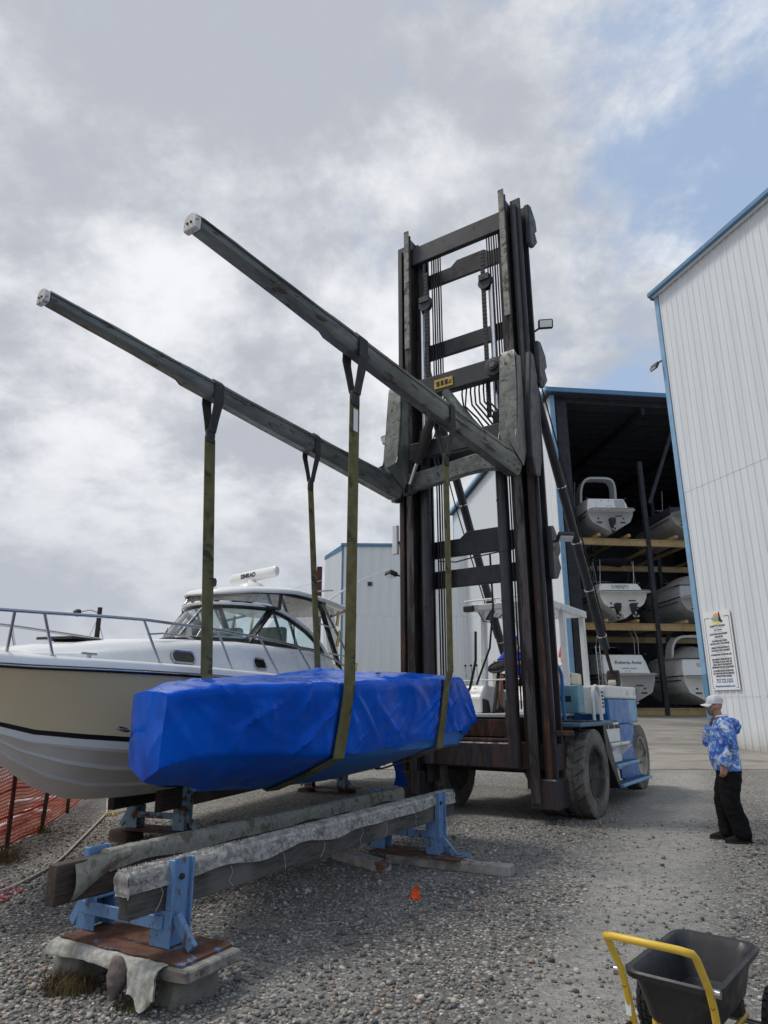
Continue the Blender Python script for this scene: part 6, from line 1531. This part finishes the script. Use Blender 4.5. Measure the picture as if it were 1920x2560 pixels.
def ball(c, r, n=12):
    return MB().loft([ell((c[0], c[1], c[2] + r[2] * math.sin(R(a))), r[0] * math.cos(R(a)) + 1e-4, r[1] * math.cos(R(a)) + 1e-4, n) for a in range(-90, 91, 15)])
def hand(wrist, fwd, palm_n, s, curl=.35, size=1.0, open_thumb=.6):
    """palm and five bent fingers; s=+1 puts the thumb on +side"""
    f = Vector(fwd).normalized(); n = Vector(palm_n); n = (n - f * n.dot(f)).normalized(); sd = f.cross(n) * s; w = Vector(wrist); out = []
    k = size
    P = lambda a, b, c: w + (f * a + sd * b + n * c) * k
    out.append(MB().loft([[P(a, b * ww, c * hh) for b, c in ((1, .6), (1, -.6), (.4, -1), (-.4, -1), (-1, -.6), (-1, .6), (-.4, 1), (.4, 1))] for a, ww, hh in ((-.02, .026, .018), (.02, .034, .018), (.06, .042, .017), (.095, .041, .014))]))
    for i, (b, l) in enumerate(((.031, .070), (.011, .080), (-.010, .074), (-.030, .058))):
        p = [P(.085, b, 0)]; ang = .15; cur = Vector((.085, 0))
        for q in range(3):
            ang += curl * (.8 + .25 * q); cur = cur + Vector((math.cos(ang), math.sin(ang))) * l * (.42, .32, .26)[q]; p.append(P(cur.x, b * (1 + .06 * q), cur.y))
        out.append(MB().tube(p, [.0098 * k, .0095 * k, .0088 * k, .007 * k], 8))
    out.append(MB().tube([P(.015, .024, .004), P(.045, .052, .012), P(.072, .058 + .01 * open_thumb, .022), P(.096, .055, .032)], [.013 * k, .0115 * k, .010 * k, .008 * k], 8))
    return out

def head(c, fwd_y=1, tilt=0.0):
    """skull, face, nose, chin, ears; c is the centre, looking along +y"""
    x, y, z = c; out = []
    out.append(MB().loft([ell((x, y + dy, z + dz), rx, ry, 18) for dz, dy, rx, ry in ((-.125, .045, .022, .022), (-.115, .040, .040, .042), (-.095, .030, .055, .066), (-.06, .018, .065, .082), (-.02, .005, .072, .094), (.03, .0, .075, .099), (.07, -.004, .070, .094), (.10, -.006, .052, .072), (.118, -.006, .02, .03))]))
    out.append(MB().tube([(x, y + .092, z + .012), (x, y + .108, z - .012), (x, y + .120, z - .034), (x, y + .100, z - .046)], [.008, .011, .016, .010], 8))
    out.append(MB().tube([(x - .026, y + .083, z - .072), (x, y + .094, z - .070), (x + .026, y + .083, z - .072)], .009, 8))
    out.append(MB().tube([(x - .022, y + .080, z - .084), (x, y + .092, z - .084), (x + .022, y + .080, z - .084)], .009, 8))
    out.append(MB().tube([(x - .045, y + .080, z + .026), (x, y + .094, z + .030), (x + .045, y + .080, z + .026)], .010, 8))
    for s in (-1, 1): out.append(ball((x + s * .076, y - .012, z - .015), (.012, .024, .034), 10))
    out.append(MB().tube([(x, y - .010, z - .06), (x, y - .022, z - .13), (x, y - .035, z - .19)], [.056, .058, .068], 14))
    return out

def watcher():
    fx, fy = -.955, .295
    t = thing('person', 'man in blue tie-dye hooded shirt, white cap and black trousers watching', 'person', (4.47, 9.33, 0), math.atan2(fy, fx) - math.pi / 2)
    hc = (-.005, .055, 1.655)
    S = V(-.195, -.01, 1.425); E = V(-.265, -.045, 1.14); W = V(-.235, .075, .915)
    S2 = V(.195, .0, 1.425); E2 = V(.235, .185, 1.18); W2 = V(.15, .125, 1.40)
    core = [MB().loft([ell(c, rx, ry) for c, rx, ry in (((0, -.01, .86), .17, .12), ((0, 0, 1.0), .17, .13), ((0, 0, 1.2), .17, .12), ((0, 0, 1.38), .17, .10), ((0, .0, 1.48), .09, .07))])]
    arms = [MB().tube([S, E, W], [.05, .042, .030], 10), MB().tube([S2, E2, W2], [.05, .042, .030], 10)]
    legs = [MB().tube([(s * .10, 0, .90), (s * .105, ky, .48), (s * .11, ay, .09)], [.085, .06, .045], 10) for s, ky, ay in ((-1, .03, -.055), (1, .08, .085))]
    for q in arms + legs: pass
    blob('body', core + arms + legs + head(hc) + hand(W, (.06, .10, -.9), (.55, .2, 0), 1, .40, 1.06) + hand(W2 + V(-.01, -.01, .02), (-.35, -.25, .85), (-.5, -.8, .0), -1, .6, .95), 'skin', t, .0085, smooth_it=2)
    # shirt: torso, sleeves, hood
    tor = MB().loft([ell(c, rx * .93, ry * .91, 24) for c, rx, ry in (((0, .0, .845), .222, .180), ((0, .012, .93), .232, .192), ((0, .020, 1.05), .236, .200), ((0, .012, 1.18), .232, .186), ((0, 0, 1.30), .226, .165), ((0, -.008, 1.40), .205, .138), ((0, -.010, 1.465), .150, .108), ((0, -.008, 1.505), .088, .082), ((0, -.004, 1.535), .076, .074))])
    sl = [MB().tube([S + V(.03, 0, .02), S, S.lerp(E, .5) + V(-.012, 0, 0), E, E.lerp(W, .55), W + V(0, 0, .01)], [.088, .092, .086, .078, .070, .060], 14), MB().tube([S2 + V(-.03, 0, .02), S2, S2.lerp(E2, .5), E2, E2.lerp(W2, .6), W2], [.088, .090, .082, .074, .064, .056], 14)]
    hood = [MB().tube([(-.10, -.10, 1.485), (-.07, -.155, 1.44), (0, -.185, 1.39), (.07, -.155, 1.44), (.10, -.10, 1.485)], [.030, .046, .052, .046, .030], 12), ball((0, -.175, 1.37), (.085, .042, .075))]
    blob('hooded_shirt', [tor] + sl + hood, 'tie_dye', t, .012, .007, 2.0)
    b = MB().tube([(.082 * math.cos(R(a)), -.006 + .080 * math.sin(R(a)), 1.522 + .010 * math.sin(R(a + 180))) for a in range(0, 361, 20)], .013, 8); b.build('collar', M['cap_cloth'], t, smooth=60)
    # lettering down the sleeve
    am = basis(S.lerp(E, .66) + V(-.092, .0, 0), (-.12, -.12, -.98), (0, 1, -.1))
    text('PUFFY', .062, M['ink_navy'], t, basis(S.lerp(E, .9) + V(-.094, .012, .0), (.12, .10, -1), (.0, 1, .1)), ext=.004)
    # trousers
    pel = MB().loft([ell(c, rx, ry, 22) for c, rx, ry in (((0, -.012, .70), .170, .130), ((0, -.010, .80), .190, .150), ((0, -.005, .90), .190, .150), ((0, 0, .97), .17, .13))])
    lg = [MB().tube([(s * .095, -.008, .82), (s * .10, ky * .6, .62), (s * .105, ky, .46), (s * .108, lerp(ky, ay, .6) - .012, .26), (s * .11, ay - .008, .10), (s * .11, ay, .055)], [.130, .122, .114, .108, .106, .094], 16) for s, ky, ay in ((-1, .03, -.055), (1, .08, .085))]
    blob('trousers', [pel] + lg, 'trouser', t, .013, .007, 5.0)
    MB().bounds(-.197, -.194, .06, .064, .70, .78).build('pocket_zip', M['rim_pale'], t)
    for s, ay in ((-1, -.055), (1, .085)):
        x = s * .112; a0 = .18 * s * -1
        sh = MB().loft([[V(x + q[0] * w - (y * .10) * -s, ay + y, max(.004, z0 + q[1] * h)) for q in ((-1, 0), (-1, .45), (-.7, .85), (0, 1), (.7, .85), (1, .45), (1, 0))] for y, w, z0, h in ((-.105, .026, .006, .05), (-.085, .040, .004, .085), (-.03, .044, .004, .115), (.04, .046, .004, .110), (.10, .050, .004, .085), (.16, .050, .004, .066), (.195, .036, .006, .048), (.208, .018, .010, .030))])
        o = sh.build('shoe', M['shoe'], t, smooth=60)
        MB().loft([[V(x + q * w + y * .10 * s, ay + y, z) for q, z in ((-1, .0), (-1.04, .022), (1.04, .022), (1, .0))] for y, w in ((-.112, .030), (-.08, .047), (0, .048), (.10, .055), (.17, .052), (.214, .022))]).build('sole', M['seat_black'], o, smooth=40)
    # cap with mesh back, sunglasses, stubble, wrist band
    x, y, z = hc; z += .028
    crown = MB().loft([ell((x, y - .006, z + dz), rx, ry, 24) for dz, rx, ry in ((0, .083, .106), (.03, .084, .107), (.06, .079, .101), (.085, .064, .082), (.102, .038, .05), (.108, .008, .01))])
    cp = crown.build('cap', M['cap_cloth'], t, smooth=60)
    br = [[V(x + .078 * math.sin(R(a)) * (1 - .10 * f), y + .088 * math.cos(R(a)) + f * .088 * math.cos(R(a)) ** .5, z + .004 - .020 * f - .022 * abs(math.sin(R(a))) ** 2 * (.4 + f)) for a in range(-70, 71, 10)] for f in (0, .35, .7, 1)]
    br2 = [[p - V(0, 0, .005) for p in r] for r in br]
    MB().loft(br + br2[::-1], False, False, closed=False).build('brim', M['cap_cloth'], cp, smooth=50)
    MB().loft([[V(x + (rx + .002) * math.sin(R(a)), y - .006 - (ry + .002) * math.cos(R(a)), z + dz) for a in range(-95, 96, 10)] for dz, rx, ry in ((.02, .0835, .1068), (.06, .079, .101), (.085, .064, .082), (.098, .042, .056))], False, False, closed=False).build('mesh_back', M['cap_mesh'], cp, smooth=60)
    MB().lathe([(.003, 0), (.020, 0), (.018, .006), (.003, .007)], 14, (x, y + .100, z + .052), (0, 1, .15)).build('emblem', M['plate_yellow'], cp)
    g = MB().loft([[V(x + .074 * math.sin(R(a)), y + .012 + .086 * math.cos(R(a)), zz_ - .012) for a in range(-62, 63, 8)] for zz_ in (hc[2] + .030, hc[2] + .012, hc[2] - .010)], False, False, closed=False).build('sunglasses', M['lens'], t, smooth=60)
    for s in (-1, 1): MB().tube([(x + s * .068, y + .050, hc[2] + .012), (x + s * .080, y - .01, hc[2] + .014)], .004, 6).build('temple', M['seat_black'], g)
    MB().loft([[V(x + rx * math.sin(R(a)), y + dy + ry * math.cos(R(a)), hc[2] + dz) for a in range(-88, 89, 11)] for dz, dy, rx, ry in ((-.128, .045, .024, .025), (-.112, .038, .047, .050), (-.09, .028, .0605, .071), (-.06, .018, .0685, .0855), (-.045, .014, .071, .088))], False, False, closed=False).build('beard', M['stubble'], t, smooth=60)
    MB().tube([W + V(.0, .0, .004) + (V(.034 * math.cos(R(a)), .034 * math.sin(R(a)), .006 * math.sin(R(a)))) for a in range(0, 361, 24)], .008, 6).build('wrist_band', M['seat_black'], t, smooth=60)
watcher()

def driver():
    t = thing('person', 'forklift operator in blue shirt seated behind the steering wheel', 'person', TM @ Vector((-.40, 2.84, 2.09)), TR_A + math.pi)
    hc = (0, .10, .80); 
    S = [V(s * .19, .03, .56) for s in (-1, 1)]; E = [V(s * .25, .30, .38) for s in (-1, 1)]; W = [V(s * .185, .60, .34) for s in (-1, 1)]
    core = [MB().loft([ell(c, rx, ry) for c, rx, ry in (((0, 0, .02), .15, .12), ((0, .01, .25), .15, .11), ((0, .03, .45), .16, .10), ((0, .04, .60), .09, .07))])]
    arms = [MB().tube([S[i], E[i], W[i]], [.05, .042, .030], 10) for i in (0, 1)]
    legs = [MB().tube([(s * .10, .04, .06), (s * .16, .46, .10), (s * .16, .52, -.30), (s * .16, .50, -.46)], [.085, .062, .050, .038], 12) for s in (-1, 1)]
    hd = [h for i in (0, 1) for h in hand(W[i], ((-.1, .1)[i], .75, .35), ((1, -1)[i], .1, -.3), (1, -1)[i], .62, 1.0)]
    blob('body', core + arms + legs + head(hc) + hd, 'skin_tan', t, .010, smooth_it=2)
    tor = MB().loft([ell(c, rx, ry, 22) for c, rx, ry in (((0, -.01, -.01), .20, .165), ((0, .0, .12), .205, .175), ((0, .01, .30), .20, .16), ((0, .025, .46), .205, .14), ((0, .035, .55), .17, .11), ((0, .04, .62), .075, .07))])
    sl = [MB().tube([S[i] + V((.03, -.03)[i], 0, 0), S[i], S[i].lerp(E[i], .85)], [.085, .085, .078], 14) for i in (0, 1)]
    blob('shirt', [tor] + sl, 'shirt_blue', t, .013, .005, 1.0)
    blob('shorts', [MB().tube([(s * .10, -.04, .05), (s * .13, .20, .07), (s * .155, .40, .08)], [.115, .105, .092], 14) for s in (-1, 1)], 'trouser', t, .014, .004, 3.0)
    for s in (-1, 1):
        MB().loft([[V(s * .16 + q[0] * w, .50 + y, -.565 + q[1] * h) for q in ((-1, 0), (-1, .5), (0, 1), (1, .5), (1, 0))] for y, w, h in ((-.10, .03, .08), (-.05, .045, .13), (.05, .047, .11), (.14, .045, .07), (.18, .02, .03))]).build('shoe', M['rim_dark'], t, smooth=50)
    x, y, z = hc
    cp = MB().loft([ell((x, y - .006, z + .03 + dz), rx, ry, 20) for dz, rx, ry in ((0, .083, .106), (.05, .082, .104), (.085, .064, .082), (.108, .008, .01))]).build('cap', M['shirt_blue'], t, smooth=60)
    MB().loft([[V(x + .07 * math.sin(R(a)), y + .09 * math.cos(R(a)) + f * .075, z + .034 - .02 * f) for a in range(-60, 61, 12)] for f in (0, .5, 1)], False, False, closed=False).build('brim', M['shirt_blue'], cp)
driver()

bpy.data.scenes.remove(SCRATCH)
